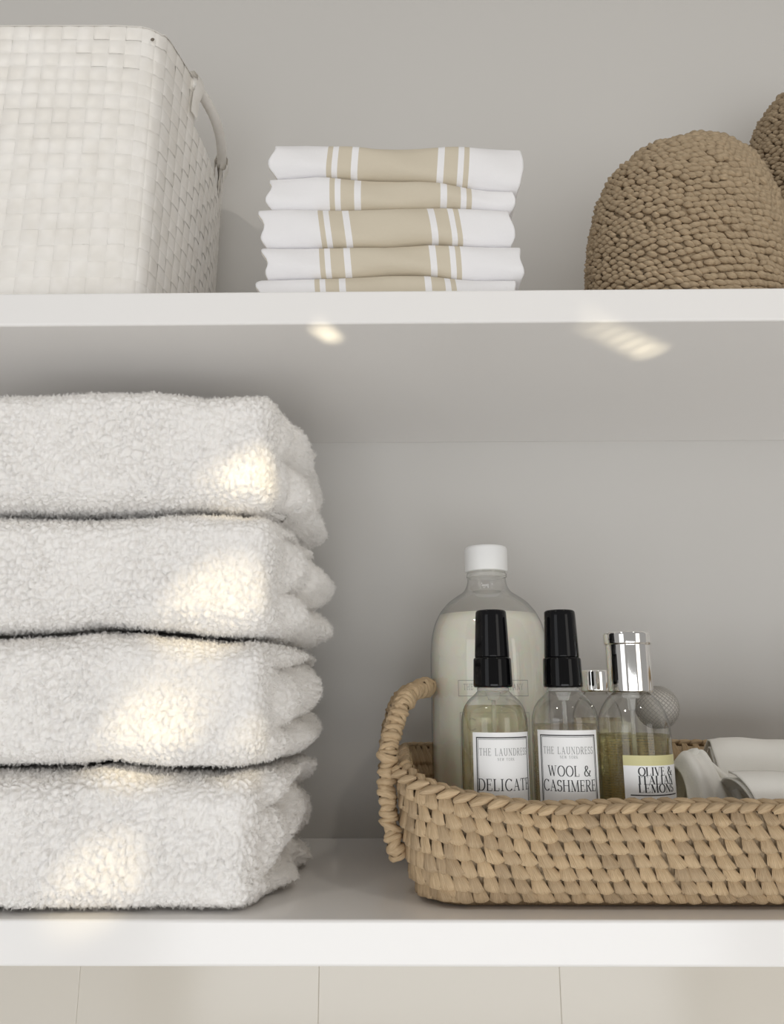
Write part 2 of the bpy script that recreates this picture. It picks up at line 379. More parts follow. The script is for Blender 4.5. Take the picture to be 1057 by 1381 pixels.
# ------------------------------------------------------------------ striped tea towels
def tea_towel(cx_px, lx, rx, topL, botL, label, seed, Yf=0.02, slant=0.0):
    """topL, botL: (x,y) pixel polylines of the upper and lower edge of the front fold"""
    q = np.array([[*atY(x, y, 0.02)[[0, 2]]] for x, y in topL]); r = np.array([[*atY(x, y, 0.02)[[0, 2]]] for x, y in botL])
    xs = np.linspace(0, 1, 130)
    ym = (topL[0][1] + botL[0][1]) / 2
    XL, XR = atY(lx, ym, Yf)[0], atY(rx, ym, Yf)[0]
    ucen = atY(cx_px, ym, Yf)[0]; pxm = (XR - XL) / (rx - lx)
    # cross-section: S-shaped bundle of layers, rounded at the front
    prof = []
    n = 16
    for k in range(n + 1):                       # front nose, bottom to top
        a = -PI / 2 + PI * k / n
        c, s = math.cos(a), math.sin(a)
        prof.append((-abs(c) ** 0.75 * 0.011 + 0.011, 0.5 + 0.5 * math.copysign(abs(s) ** 0.8, s)))
    prof += [(y, 1.0) for y in (0.03, 0.06, 0.10, 0.14, 0.165)]
    for k in range(1, 8):
        a = PI / 2 - PI * k / 8
        prof.append((0.165 + 0.011 * math.cos(a), 0.5 + 0.5 * math.sin(a)))
    prof += [(y, 0.0) for y in (0.165, 0.14, 0.10, 0.06, 0.03)]
    prof = np.array(prof); npf = len(prof)
    V = []; UV = []
    for u in xs:
        X = XL + (XR - XL) * u
        zt = np.interp(X, q[:, 0], q[:, 1]); zb = np.interp(X, r[:, 0], r[:, 1])
        for (y, t) in prof:
            # wavy layered ends
            wav = (0.0022 * math.cos(PI * 2 * (t * 1.2 + 0.13 * seed)) + 0.003 * max(0, 2 * abs(t - 0.5) - 0.6) ** 1.5 * 4) * max(0, 1 - u / 0.09) ** 1.5 - (0.0010 * math.sin(7 * t + seed) + 0.0025 * max(0, 2 * abs(t - 0.5) - 0.75) ** 1.5 * 6) * max(0, 1 - (1 - u) / 0.07) ** 1.5
            fold = 0.0012 * math.sin(5 * u * PI + seed * 2 + 4 * t) + 0.0009 * math.sin(13 * u + seed)
            x = X + wav + slant * (t - 0.5)
            V.append((x, Yf + y + fold * (0.5 + 0.5 * (t < 0.9)), zb + (zt - zb) * t))
            UV.append(((X - ucen) / pxm, y))
    Fc = [tuple(f) for f in grid_faces(len(xs), npf)]
    Fc += [(i * npf + npf - 1, (i + 1) * npf + npf - 1, (i + 1) * npf, i * npf) for i in range(len(xs) - 1)]
    # layered end caps: rings stepping inward with a groove between layers
    nV = len(V)
    for side, base in ((-1, 0), (1, (len(xs) - 1) * npf)):
        ring = np.array(V[base:base + npf]); cen = ring.mean(0)
        prev = list(range(base, base + npf))
        for sc, dx in ((0.9, 0.0008), (0.72, -0.0025), (0.5, 0.0003), (0.25, -0.002)):
            rg = cen + (ring - cen) * np.array([1, 0.5 + 0.5 * sc, sc]); rg[:, 0] = ring[:, 0] * sc + cen[0] * (1 - sc) + side * dx
            st = len(V)
            for p_ in rg: V.append(tuple(p_)); UV.append((200, 0))
            cur = list(range(st, st + npf))
            for k in range(npf): Fc.append((prev[k], prev[(k + 1) % npf], cur[(k + 1) % npf], cur[k]) if side < 0 else (prev[k], cur[k], cur[(k + 1) % npf], prev[(k + 1) % npf]))
            prev = cur
        Fc.append(tuple(prev) if side > 0 else tuple(reversed(prev)))
    me = mesh('tea_towel', V, Fc, uv=UV)
    import bmesh
    bm = bmesh.new(); bm.from_mesh(me); bmesh.ops.recalc_face_normals(bm, faces=bm.faces); bm.to_mesh(me); bm.free()
    return tag(obj('tea_towel', me, M['tea']), label, 'tea towel', 'folded striped tea towels')
e1 = [(352, 232), (367, 231), (430, 230), (520, 234), (600, 239), (660, 248), (703, 251)]
e2 = [(352, 276), (430, 275), (520, 275), (600, 272), (692, 277)]
e3 = [(352, 327), (430, 325), (520, 325), (580, 321), (640, 323), (703, 324)]
e4 = [(352, 369), (440, 367), (520, 363), (580, 363), (640, 369), (703, 371)]
dn = lambda e, k: [(x, y + k) for x, y in e]
tea_towel(536.5, 366, 704, [(340, 190), (367, 189), (410, 188), (500, 194), (600, 191), (703, 193)], dn(e1, -0.6), 'striped tea towel on top of the folded tea towel pile', 1, slant=0.002)
tea_towel(540, 362, 693, dn(e1, 0.6), dn(e2, -0.6), 'striped tea towel second from top of the pile', 2, Yf=0.022)
tea_towel(525.5, 352, 690, dn(e2, 0.6), dn(e3, -0.6), 'striped tea towel in the middle of the pile', 3, slant=-0.004)
tea_towel(526, 357, 703, dn(e3, 0.6), dn(e4, -0.6), 'striped tea towel second from bottom of the pile', 4, Yf=0.022, slant=-0.002)
zb5 = [(340, 0), (704, 0)]
pb = []
for x in (340, 520, 704):
    p_ = np.array([atY(x, 380, 0.02)[0], 0.02, TOP2 + 0.0006])
    # pixel of the shelf top at this x
    d_ = M3.T @ (p_ - CAM); pb.append((CX + F * d_[0] / -d_[2], CY - F * d_[1] / -d_[2]))
tea_towel(520, 349, 695, dn(e4, 0.6), pb, 'striped tea towel at bottom of the pile, lying on shelf', 5, Yf=0.022, slant=-0.002)

# ------------------------------------------------------------------ white woven strap basket
def strap_basket():
    cell = 0.0127
    fy, by = 0.028, 0.243
    corner = atY(206, 60, fy)
    zt = atY(190, 36, fy)[2]
    nc = 28; W = nc * cell; nd = 17; Dp = nd * cell; by = fy + Dp
    xr_ = corner[0] + 0.004; xl_ = xr_ - W
    nr = int(round((zt - TOP2) / cell)); ch = (zt - TOP2 - 0.001) / nr
    root = empty('strap_basket', ((xl_ + xr_) / 2, (fy + by) / 2, TOP2), 'large white basket woven from flat plastic straps with side handle', 'basket')
    cr = 0.014
    per = 2 * (W + Dp); ncell = 2 * (nc + nd)
    # rounded rectangle sampled by arclength, starting front-left going right
    def base(s):
        s = s % per
        segs = [((xl_, fy), (1, 0), W), ((xr_, fy), (0, 1), Dp), ((xr_, by), (-1, 0), W), ((xl_, by), (0, -1), Dp)]
        acc = 0
        for (p, d, ln) in segs:
            if s <= acc + ln + 1e-12:
                t = s - acc; return np.array(p) + np.array(d) * t, np.array(d)
            acc += ln
    def surf0(s, h):
        # smooth the corners by averaging over a window
        P = np.zeros(2); T = np.zeros(2)
        for o_ in (-1, -0.5, 0, 0.5, 1):
            p, d = base(s + o_ * cr); P += p; T += d
        P /= 5; T /= np.linalg.norm(T); n = np.array([T[1], -T[0]])
        hh = h / (nr * ch)
        # right and left ends bow out; front bows a little
        bow = 0.0
        y01 = (P[1] - fy) / Dp
        if abs(n[0]) > 0.3: bow = 0.017 * max(0, math.sin(PI * min(max(y01, 0), 1))) * (0.45 + 0.55 * hh) * abs(n[0])
        if n[1] < -0.3: bow += 0.004 * math.sin(PI * min(max((P[0] - xl_) / W, 0), 1)) * (1 - 0.6 * hh)
        sag = -0.0035 * hh * max(0, math.sin(PI * min(max((P[0] - xl_) / W, 0), 1) * 2.2)) if n[1] < -0.3 else 0
        P = P + n * bow
        wob = 0.0010 * math.sin(s * 37 + h * 21) + 0.0008 * math.sin(h * 60 + s * 11)
        return np.array([P[0], P[1], TOP2 + 0.001 + h + sag + wob * (0.2 < hh < 0.97)])
    def surf(s, h):
        P = surf0(s, h); T = surf0(s + 0.001, h) - surf0(s - 0.001, h); n = np.array([T[1], -T[0], 0.0])
        return P, n / np.linalg.norm(n)
    loc = np.array(root.location)
    hw = 0.499 * cell; th = 0.0006; amp = 0.00046
    n0, n1 = nc + 5, nc + 12      # cells of the right side left open for the handle
    notch = 3
    def ribbon(cent, wdir_fn):
        V = []; 
        for (P, n, wd) in cent:
            V += [P - wd * hw, P - wd * hw * 0.6 + n * th * 0.55, P + n * th * 0.75, P + wd * hw * 0.6 + n * th * 0.55, P + wd * hw]
        Fc = grid_faces(len(cent), 5)
        return np.array(V) - loc, Fc
    def offs(par, t):      # t in 0..1 within the cell; par = +1 over, -1 under
        e = 0.16
        k = min(1, t / e, (1 - t) / e)
        return par * amp * (k if k < 1 else 1)
    TS = (0.0, 0.1, 0.25, 0.5, 0.75, 0.9)
    for j in range(nr):
        for (a, b) in ([(0, ncell)] if j < nr - notch else [(n1, n0 + ncell)]):
            cent = []
            for i in range(a, b + (1 if (a, b) != (0, ncell) else 1)):
                par = 1 if (i + j) % 2 == 0 else -1
                for t in (TS if i < b else (0.0,)):
                    s = (i + t) * cell; P, n = surf(s, (j + 0.5) * ch)
                    cent.append((P + n * (offs(par, t) + 0.0004), n, np.array([0, 0, ch / cell])))
            V, Fc = ribbon(cent, None); mk('strap', V, Fc[:, ::-1], M['strap'], root)
    for i in range(ncell):
        top_j = nr - notch if n0 <= i < n1 else nr
        cent = []
        for j in range(top_j + 1):
            par = -1 if (i + j) % 2 == 0 else 1
            for t in (TS if j < top_j else (0.0,)):
                h = (j + t) * ch; P, n = surf((i + 0.5) * cell, h); T = np.array([-n[1], n[0], 0])
                cent.append((P + n * (offs(par, t) + 0.0004), n, T))
        V, Fc = ribbon(cent, None)
        if float(np.dot(surf((i + 0.02) * cell, 0.1)[1], surf((i + 0.98) * cell, 0.1)[1])) < 0.99:     # wrap straps round the corner
            V = []
            for j in range(top_j + 1):
                par = -1 if (i + j) % 2 == 0 else 1
                for t in (TS if j < top_j else (0.0,)):
                    for w_, e_ in ((-0.5, 0), (-0.3, .55), (0, .75), (0.3, .55), (0.5, 0)):
                        P, n = surf((i + 0.5 + w_) * cell, (j + t) * ch); V.append(P + n * (offs(par, t) + 0.0004 + e_ * th) - loc)
            V = np.array(V)
        mk('strap', V, Fc, M['strap'], root)
    # inner lining makes the wall solid; rim band along the top
    V = []; Fc = []
    sl = np.linspace(0, per, 4 * ncell, endpoint=False)
    def inner_top(s):
        k = s / cell
        if n0 <= k <= n1: return (nr - notch) * ch
        return nr * ch - 0.0004
    for s in sl:
        for h in (0, 0.5, 1.0):
            P, n = surf(s, h * inner_top(s)); V.append(P - n * 0.0005 - loc)
    mk('lining', V, grid_faces(len(sl), 3, True), M['strap'], root)
    V = []
    bs = [s for s in np.linspace(n1 * cell, n0 * cell + per, 420)]
    for s in bs:
        P, n = surf(s, nr * ch)
        for dn_, dz in ((-0.0026, -0.010), (-0.0028, 0.0002), (-0.0008, 0.0014), (0.0012, 0.0004), (0.0014, -0.0009)):
            V.append(P + n * dn_ + np.array([0, 0, dz]) - loc)
    mk('rim', V, grid_faces(len(bs), 5), M['strap'], root)
    # floor of the basket
    V = [(xl_ + 0.01, fy + 0.008, TOP2 + 0.0012), (xr_ - 0.01, fy + 0.008, TOP2 + 0.0012), (xr_ - 0.01, by - 0.008, TOP2 + 0.0012), (xl_ + 0.01, by - 0.008, TOP2 + 0.0012)]
    mk('bottom', np.array(V) - loc, [(0, 1, 2, 3)], M['strap'], root, smooth=False)
    # tube handle bridging the open notch on the right end, tied on with two straps
    path = []
    for t in np.linspace(0, 1, 40):
        s = (n0 - 0.8 + (n1 - n0 + 1.6) * t) * cell; P, n = surf(s, nr * ch - 0.004)
        path.append(P + n * (0.001 + 0.003 * math.sin(PI * t)) + np.array([0, 0, 0.003 * math.sin(PI * t)]) - loc)
    V, Fc = sweep(path, lambda k, a: 0.0046 * (1 + 0.03 * math.sin(k * 2.1)), 14)
    mk('handle', V, Fc, M['strap'], root)
    for i in (n0 - 0.6, n1 + 0.6):
        P, n = surf(i * cell, nr * ch); T = np.array([-n[1], n[0], 0]); V = []
        loop = [(0.0030, -0.036), (0.0040, -0.018), (0.0074, -0.008), (0.0074, -0.001), (0.0035, 0.0040), (-0.003, 0.0036), (-0.0055, -0.004), (-0.005, -0.03)]
        for dn_, dz in loop:
            for wd in (-1, 0, 1):
                V.append(P + n * (dn_ + 0.0006 * (wd == 0)) + T * wd * 0.0062 + np.array([0, 0, dz]) - loc)
        mk('handle_tie', V, grid_faces(len(loop), 3)[:, ::-1], M['strap'], root)
    # dark disc painting the shade of a small eyelet hole near the front corner
    p = atY(207, 57, fy + 0.001) - loc + np.array([0.0, -0.0026, 0])
    V, Fc = lathe([(0, -0.0004), (0.0012, -0.0004), (0.0016, 0.0), (0.0012, 0.0004), (0, 0.0004)], 12)
    V = V[:, [0, 2, 1]]
    mk('eyelet_hole_disc', V + p, Fc, mat('painted_hole_shade', (0.16, 0.13, 0.10), 0.5), root)
strap_basket()

# ------------------------------------------------------------------ raffia stitches
def petal(seed, L=1.0, Wd=1.0):
    """one crochet stitch: narrow split top, broad rounded foot, proud at the foot; unit size, x right, z up, -y outward"""
    r_ = np.random.default_rng(seed); V = []; UV = []
    nu, nv = 7, 7
    lean = 0.36 + 0.12 * r_.standard_normal(); cre = 0.12 * r_.standard_normal(); bul = 0.20 + 0.05 * r_.standard_normal(); tw = 0.08 * r_.standard_normal()
    for i in range(nu):
        for j in range(nv):
            u = i / (nu - 1) * 2 - 1; v = j / (nv - 1)         # v: 0 foot .. 1 top
            wd = 0.57 * (1 - 0.62 * v ** 1.15) * min(1, 0.60 + 3.2 * v) * Wd
            x = u * wd - lean * (v - 0.35)
            z = (v - 0.42) * 1.32 * L - 0.16 * (1 - u * u) * (1 - v) ** 2 + 0.05 * u * tw
            groove = 0.16 * math.exp(-((u - cre) / 0.22) ** 2) * v ** 0.8
            y = -(bul * (1 - abs(u) ** 2.4) * (0.55 + 0.45 * math.sin(PI * min(1, 0.25 + 0.8 * (1 - v)))) + 0.66 * (1 - v) ** 1.2 - groove) + 0.02 * r_.standard_normal()
            if j == 0: y += 0.62
            V.append((x, y, z)); UV.append((u * 0.5 + 0.1 * v + seed * 0.37, v + seed * 1.7))
    return np.array(V), grid_faces(nu, nv), np.array(UV)
PET = [petal(100 + k) for k in range(8)]

def raffia_basket():
    x0 = atY(531, 1050, 0.02)[0]; x1 = x0 + 0.40
    fy, by = 0.008, 0.232
    zr = 0.0790
    NR = 7; H = 0.0685
    root = empty('raffia_basket', ((x0 + x1) / 2, 0.12, 0), 'oblong tan crocheted raffia basket with wrapped end handles', 'basket')
    loc = np.array(root.location)
    def outline(s, inset, rc):
        """rounded rectangle, s in metres of a fixed outer perimeter; returns point, normal"""
        W, D = x1 - x0, by - fy
        R = 0.042
        lens = [W - 2 * R, PI * R / 2, D - 2 * R, PI * R / 2, W - 2 * R, PI * R / 2, D - 2 * R, PI * R / 2]
        per = sum(lens); s = s % per
        cs = [(x0 + R, fy), None]
        ang = 0; acc = 0
        cen = [(x1 - R, fy + R), (x1 - R, by - R), (x0 + R, by - R), (x0 + R, fy + R)]
        st = [(x0 + R, fy), (x1, fy + R), (x1 - R, by), (x0, by - R)]
        dr = [(1, 0), (0, 1), (-1, 0), (0, -1)]
        for k in range(8):
            if s <= lens[k] + 1e-12:
                if k % 2 == 0:
                    d = dr[k // 2]; p = np.array(st[k // 2]) + np.array(d) * s; n = np.array([d[1], -d[0]])
                else:
                    a = -PI / 2 + (k // 2) * PI / 2 + s / R; n = np.array([math.cos(a), math.sin(a)]); p = np.array(cen[k // 2]) + R * n
                return p - n * inset, n
            s -= lens[k]
    W, D = x1 - x0, by - fy; PER = 2 * (W - 0.084) + 2 * (D - 0.084) + 2 * PI * 0.042
    def rim_z(p):
        """rim height: high at the ends, dipping along the front"""
        u = (p[0] - x0) / W
        f = max(0, min(1, (0.10 - p[1]) / 0.08))
        dip = 0.0195 * min(1, max(0, u / 0.22)) ** 0.7
        return zr - f * dip + 0.003 * (1 - f)
    def surf(s, t):
        """t 0 bottom .. 1 rim"""
        p, n = outline(s, 0, 0)
        endf = abs(n[0])
        inset = (1 - t) ** 1.7 * (0.010 + 0.002 * endf)
        inset += 0.004 * max(0, 0.12 - t) / 0.12
        q = p - n * inset
        slope = (0.010 + 0.002 * endf) * 1.7 * (1 - t) ** 0.7 / H
        N = np.array([n[0], n[1], -slope]); N /= np.linalg.norm(N)
        z = 0.0008 + t * (rim_z(p) - 0.001)
        z += 0.0012 * math.sin(s * 21 + t * 5)* t
        return np.array([q[0], q[1], z]), N
    # backing wall with thickness
    ns = 220; V = []; UV = []
    prof = [(0.0, 0.020), (0.0, 0.0068)] + [(t, 0.0068) for t in np.linspace(0.06, 0.97, 12)] + [(0.97, 0.0105)] + [(t, 0.0105) for t in np.linspace(0.9, 0.06, 10)] + [(0.035, 0.020)]
    for i in range(ns):
        for k, (t, ins) in enumerate(prof):
            P, N = surf(PER * i / ns, t); V.append(P - N * ins * np.array([1, 1, 0]) + np.array([0, 0, 0.0018 * math.sin(i * 1.9 + k * 3) if 14 < k < len(prof) - 2 else 0]) - loc); UV.append((i * 0.35, k * 0.5))
    wall = mk('wall', V, grid_faces(ns, len(prof), True), M['raffia'], root, uv=UV)
    Vb = [np.append(outline(PER * i / 80, 0.024, 0)[0], 0.0030) - loc for i in range(80)]
    mk('base', Vb, [tuple(range(80))], M['raffia'], root, smooth=False, uv=[(v[0] * 40, v[1] * 40) for v in Vb])
    pmesh = []
    for k, (V_, F_, U_) in enumerate(PET):
        me = mesh('stitch', V_, F_, uv=U_); me.materials.append(M['raffia']); pmesh.append(me)
    pw = 0.0096; npr = int(PER / pw); rest_V = []; rest_F = []; rest_U = []; cnt = 0; off = 0
    ids = []
    for r in range(NR):
        for i in range(npr):
            ph = (i + 0.5 * (r % 2) + 0.13 * r + random.uniform(-.1, .1)) / npr * PER
            ids.append((r, ph))
    placed = 0
    for r, s in ids:
        t = (r + 0.5) / NR * 0.93 + 0.01
        P, N = surf(s, t)
        N = N + rng.normal(0, 0.05, 3); N /= np.linalg.norm(N)
        T = np.cross(N, [0, 0, 1.0]); T = -T / np.linalg.norm(T); U = np.cross(N, T); U = U if U[2] > 0 else -U
        T = np.cross(U, N)
        rowh = rim_z(P) / NR
        sx = pw * random.uniform(0.94, 1.12); sz = rowh * random.uniform(0.96, 1.04)
        ro = random.uniform(-0.16, 0.16); c_, s_ = math.cos(ro), math.sin(ro)
        T2 = c_ * T + s_ * U; U2 = -s_ * T + c_ * U
        R = np.stack([T2 * sx, -N * 0.0086 * random.uniform(0.9, 1.12), U2 * sz], 1)
        Pc = P - N * 0.0058 + np.array([0, 0, 0.0022 * (r == 0)])
        k = random.randrange(len(PET))
        view = (N[1] < -0.25 or N[0] < -0.8 and P[1] < 0.09) and P[0] < 0.262
        if view and placed < 300:
            o = obj('stitch', pmesh[k], None, root); Mx = Matrix.Identity(4)
            for a in range(3):
                for b in range(3): Mx[a][b] = R[a, b]
                Mx[a][3] = Pc[a] - loc[a]
            o.matrix_local = Mx; placed += 1
        else:
            V_, F_, U_ = PET[k]
            rest_V.append(V_ @ R.T + Pc - loc); rest_F.append(F_ + off); rest_U.append(U_ + i); off += len(V_)
    # inner face of the far wall, seen over the rim
    for r in range(NR):
        for i in range(npr):
            s = (i + 0.5 * (r % 2)) / npr * PER; t = (r + 0.5) / NR * 0.95
            P, N = surf(s, t)
            if N[1] < 0.2 and N[0] > -0.5: continue
            Ni = -N; Pc = P - N * 0.0105
            T = np.cross(Ni, [0, 0, 1.0]); T = -T / np.linalg.norm(T); U = np.array([0, 0, 1.0])
            R = np.stack([T * pw, -Ni * 0.0045, U * rim_z(P) / NR * 1.05], 1)
            V_, F_, U_ = PET[random.randrange(8)]
            rest_V.append(V_ @ R.T + Pc - loc); rest_F.append(F_ + off); rest_U.append(U_ + i); off += len(V_)
    o = mk('stitching', np.concatenate(rest_V), np.concatenate(rest_F), M['raffia'], root, uv=np.concatenate(rest_U)); o['kind'] = 'stuff'
    # chain-stitch rim: two rows of slanted links
    def link(seed):
        r_ = np.random.default_rng(seed); V = []; UV = []
        n, m = 8, 9
        for i in range(m):
            v = i / (m - 1); rad = max(0.04, math.sin(PI * min(0.98, max(0.02, v))) ** 0.55)
            for q in range(n):
                a = 2 * PI * q / n
                V.append(((v - 0.5) * 1.5, math.cos(a) * rad * 0.5 + 0.16 * math.sin(v * PI * 1.2), math.sin(a) * rad * 0.42 + 0.12 * r_.standard_normal() * 0.2)); UV.append((q / n + seed, v * 1.0))
        Fc = [(i * n + q, (i + 1) * n + q, (i + 1) * n + (q + 1) % n, i * n + (q + 1) % n) for i in range(m - 1) for q in range(n)]
        return np.array(V), np.array(Fc), np.array(UV)
    LK = [link(k) for k in range(4)]; lm = []
    for (V_, F_, U_) in LK:
        me = mesh('rim_link', V_, F_, uv=U_); me.materials.append(M['raffia']); lm.append(me)
    rv, rf, ru, off = [], [], [], 0
    nl = int(PER / 0.0098)
    for row, (ins, dz, sl) in enumerate(((0.0004, -0.0008, 0.42), (0.0062, 0.0012, -0.42))):
        for i in range(nl):
            s = (i + 0.5 * row) / nl * PER
            P, N = surf(s, 1.0); n = np.array([N[0], N[1], 0]); n /= np.linalg.norm(n); T = np.array([-n[1], n[0], 0]); Z = np.array([0, 0, 1.0])
            c_, s_ = math.cos(sl), math.sin(sl)
            A = c_ * T - s_ * n * 0.9 + 0.22 * Z * (1 if row == 0 else -1); A /= np.linalg.norm(A)
            Bv = np.cross(Z, A); Bv /= np.linalg.norm(Bv); Cv = np.cross(A, Bv)
            sc = 0.0098 * random.uniform(0.95, 1.1)
            R = np.stack([A * sc, Bv * 0.0066, Cv * 0.0066], 1); Pc = P - n * ins + Z * (dz - 0.0012)
            k = random.randrange(4)
            if N[1] < 0.3 and P[0] < 0.262 and P[1] < 0.12:
                o = obj('rim_link', lm[k], None, root); Mx = Matrix.Identity(4)
                for a in range(3):
                    for b in range(3): Mx[a][b] = R[a, b]
                    Mx[a][3] = Pc[a] - loc[a]
                o.matrix_local = Mx
            else:
                V_, F_, U_ = LK[k]; rv.append(V_ @ R.T + Pc - loc); rf.append(F_ + off); ru.append(U_); off += len(V_)
    o = mk('rim_chain', np.concatenate(rv), np.concatenate(rf), M['raffia'], root, uv=np.concatenate(ru)); o['kind'] = 'stuff'
    # wrapped handles on both ends
    ctrl = [(536, 1152, 0.050), (524, 1110, 0.047), (521, 1060, 0.048), (523, 1015, 0.050), (530, 985, 0.056), (540, 955, 0.068), (553, 935, 0.082), (573, 927, 0.104), (577, 927, 0.122)]
    pts = [atY(*c) for c in ctrl]
    xm, ymid = pts[-1][0], 0.127
    back_half = [np.array([p[0] - 0.004, 2 * ymid - p[1] + 0.0, p[2]]) for p in pts[::-1][1:]]
    P = np.array(pts + back_half)
    for it in range(3):                     # Chaikin smoothing
        Q = [P[0]]
        for a, b in zip(P[:-1], P[1:]): Q += [0.75 * a + 0.25 * b, 0.25 * a + 0.75 * b]
        P = np.array(Q + [P[-1]])
    d = np.concatenate([[0], np.cumsum(np.linalg.norm(np.diff(P, axis=0), axis=1))])
    nS = 520; sv = np.linspace(0, d[-1], nS); P = np.stack([np.interp(sv, d, P[:, k]) for k in range(3)], 1)
    T_ = np.gradient(P, axis=0); T_ /= np.linalg.norm(T_, axis=1)[:, None]
    rh = np.random.default_rng(5); HV, HF, HU, off = [], [], [], 0
    core, fc = sweep(P, 0.0042, 10); HV.append(core); HF += [tuple(f) for f in fc]; HU += [(k * .05, q * .2) for k in range(nS) for q in range(10)]; off = len(core)
    pos = 0.0
    while pos < d[-1]:
        k = min(nS - 1, int(pos / d[-1] * nS)); t = T_[k] + rh.normal(0, 0.24, 3); t /= np.linalg.norm(t)
        a_ = np.cross(t, [0.31, 0.17, 0.93]); a_ /= np.linalg.norm(a_); b_ = np.cross(a_, t)
        rr = 0.0056 + 0.0007 * rh.standard_normal(); hw_ = rh.uniform(0.0016, 0.0030); n = 14; u0 = rh.random() * 9
        for q in range(n):
            an = 2 * PI * q / n; rq = rr * (1 + 0.07 * rh.standard_normal()); e = math.cos(an) * a_ + math.sin(an) * b_
            for dr_, dt in ((-0.0014, -1), (0.0002, -0.6), (0.0009, 0), (0.0002, 0.6), (-0.0014, 1)):
                HV.append((P[k] + e * (rq + dr_) + t * dt * hw_)[None]); HU.append((dt * 0.5 + u0, q * 0.3))
        HF += [(off + q * 5 + m_, off + q * 5 + m_ + 1, off + ((q + 1) % n) * 5 + m_ + 1, off + ((q + 1) % n) * 5 + m_) for q in range(n) for m_ in range(4)]
        off += n * 5; pos += rh.uniform(0.0028, 0.0046)
    V = np.concatenate(HV); Fc = HF; UVh = HU
    mk('handle', V - loc, Fc, M['raffia'], root, uv=UVh)
    V2 = V.copy(); V2[:, 0] = (x0 + x1) - V2[:, 0]
    mk('handle', V2 - loc, [tuple(reversed(f)) for f in Fc], M['raffia'], root, uv=UVh)
    # a loose second strip of raffia laid along the near leg of the handle
    k0, k1 = 95, 190
    P2 = P[k0:k1] + np.array([-0.0045, -0.001, 0.001])
    V, Fc = sweep(P2, lambda k, a: 0.0022 * (0.6 + 0.4 * math.sin(PI * k / (k1 - k0))) + 0.0005 * math.sin(k * 0.9 + a), 10)
    mk('loose_strip', V - loc, Fc, M['raffia'], root, uv=[(k * .3, q * .2) for k in range(len(P2)) for q in range(10)])
raffia_basket()

# ------------------------------------------------------------------ brown raffia domes on the upper shelf
def dome(px, Y, hw_px, top_px, label, tilt, seed, skew=0.0, zbase=TOP2):
    c = atY(px, 330, Y); r0 = hw_px * mpp(c)
    zt = atY(px, top_px, Y - 0.02)[2]; H = zt - zbase
    root = empty('raffia_hat', (c[0], Y, zbase), label, 'hat', 'brown raffia hats')
    # profile
    ths = np.linspace(0, 1, 60)
    def prof(t):      # t: 0 bottom .. 1 crown
        a = t * PI / 2
        r = r0 * (0.985 + 0.03 * math.sin(PI * min(1, t * 1.3))) * math.cos(a) ** 0.31
        z = H * math.sin(a) ** 1.12
        return r, z
    pr = np.array([prof(t) for t in np.linspace(0, 1, 400)])
    sl = np.concatenate([[0], np.cumsum(np.hypot(np.diff(pr[:, 0]), np.diff(pr[:, 1])))])
    row = 0.0055
    nrow = int(sl[-1] / row); V = []; Fc = []; UV = []; off = 0
    # stitch: small slanted lump
    def lump():
        v = []; n, m = 6, 6
        for i in range(m):
            w_ = i / (m - 1); rad = max(0.05, math.sin(PI * min(.97, max(.03, w_))) ** 0.6)
            for q in range(n):
                a = 2 * PI * q / n; v.append(((w_ - 0.5) * 1.48, math.cos(a) * rad * 0.62, math.sin(a) * rad * 0.52))
        f = [(i * n + q, (i + 1) * n + q, (i + 1) * n + (q + 1) % n, i * n + (q + 1) % n) for i in range(m - 1) for q in range(n)]
        return np.array(v), np.array(f), np.array([(q / 6.0, i / 5.0) for i in range(m) for q in range(n)])
    LV, LF, LU = lump()
    r_ = np.random.default_rng(seed)
    def warp(p):
        q = p.copy(); hh = q[2] / H
        q[0] += skew * hh * r0 - 0.05 * r0 * max(0, q[0] / r0) * hh ** 1.0 * 1.2
        return q
    for k in range(nrow):
        s = (k + 0.5) * row; r = np.interp(s, sl, pr[:, 0]); z = np.interp(s, sl, pr[:, 1])
        ds = 1e-3; dr = np.interp(s + ds, sl, pr[:, 0]) - r; dz = np.interp(s + ds, sl, pr[:, 1]) - z
        n = max(4, int(2 * PI * r / 0.0058)); ph0 = r_.random()
        for i in range(n):
            a = 2 * PI * (i + ph0 + 0.15 * r_.standard_normal()) / n
            if math.sin(a) > 0.75: continue
            er = np.array([math.cos(a), math.sin(a), 0]); T = np.array([-math.sin(a), math.cos(a), 0]); U = er * dr + np.array([0, 0, dz]); U /= np.linalg.norm(U); N = np.cross(T, U)
            sl_ = 0.36 + 0.16 * r_.standard_normal() 
            A = math.cos(sl_) * T - math.sin(sl_) * U; B = math.cos(sl_) * U + math.sin(sl_) * T
            wob = 0.0009 * math.sin(a * 7 + k) 
            P = er * r + np.array([0, 0, z + wob]) + N * 0.0006 * r_.standard_normal()
            P = warp(P)
            R = np.stack([A * 0.0060 * (1 + .12 * r_.standard_normal()), N * 0.0058, B * 0.0043], 1)
            V.append(LV @ R.T + P); Fc.append(LF + off); UV.append(LU + r_.random(2) * 9); off += len(LV)
    o = mk('stitching', np.concatenate(V), np.concatenate(Fc), M['brown_raffia'], root, uv=np.concatenate(UV)); o['kind'] = 'stuff'
    prs = [(max(0.0001, r - 0.0028), max(0, z - 0.0028)) for r, z in pr[::12]] + [(0.0, H - 0.0028)]
    Vb, Fb = lathe(prs, 64); Vb = np.array([warp(v) for v in Vb])
    mk('lining', Vb, Fb, M['brown_raffia'], root, uv=[(v[0] * 30, v[2] * 30) for v in Vb])
    root.rotation_euler = (0, tilt, 0)
dome(923, 0.108, 132, 212, 'brown crocheted raffia hat standing crown up beside tea towels', 0.0, 3)
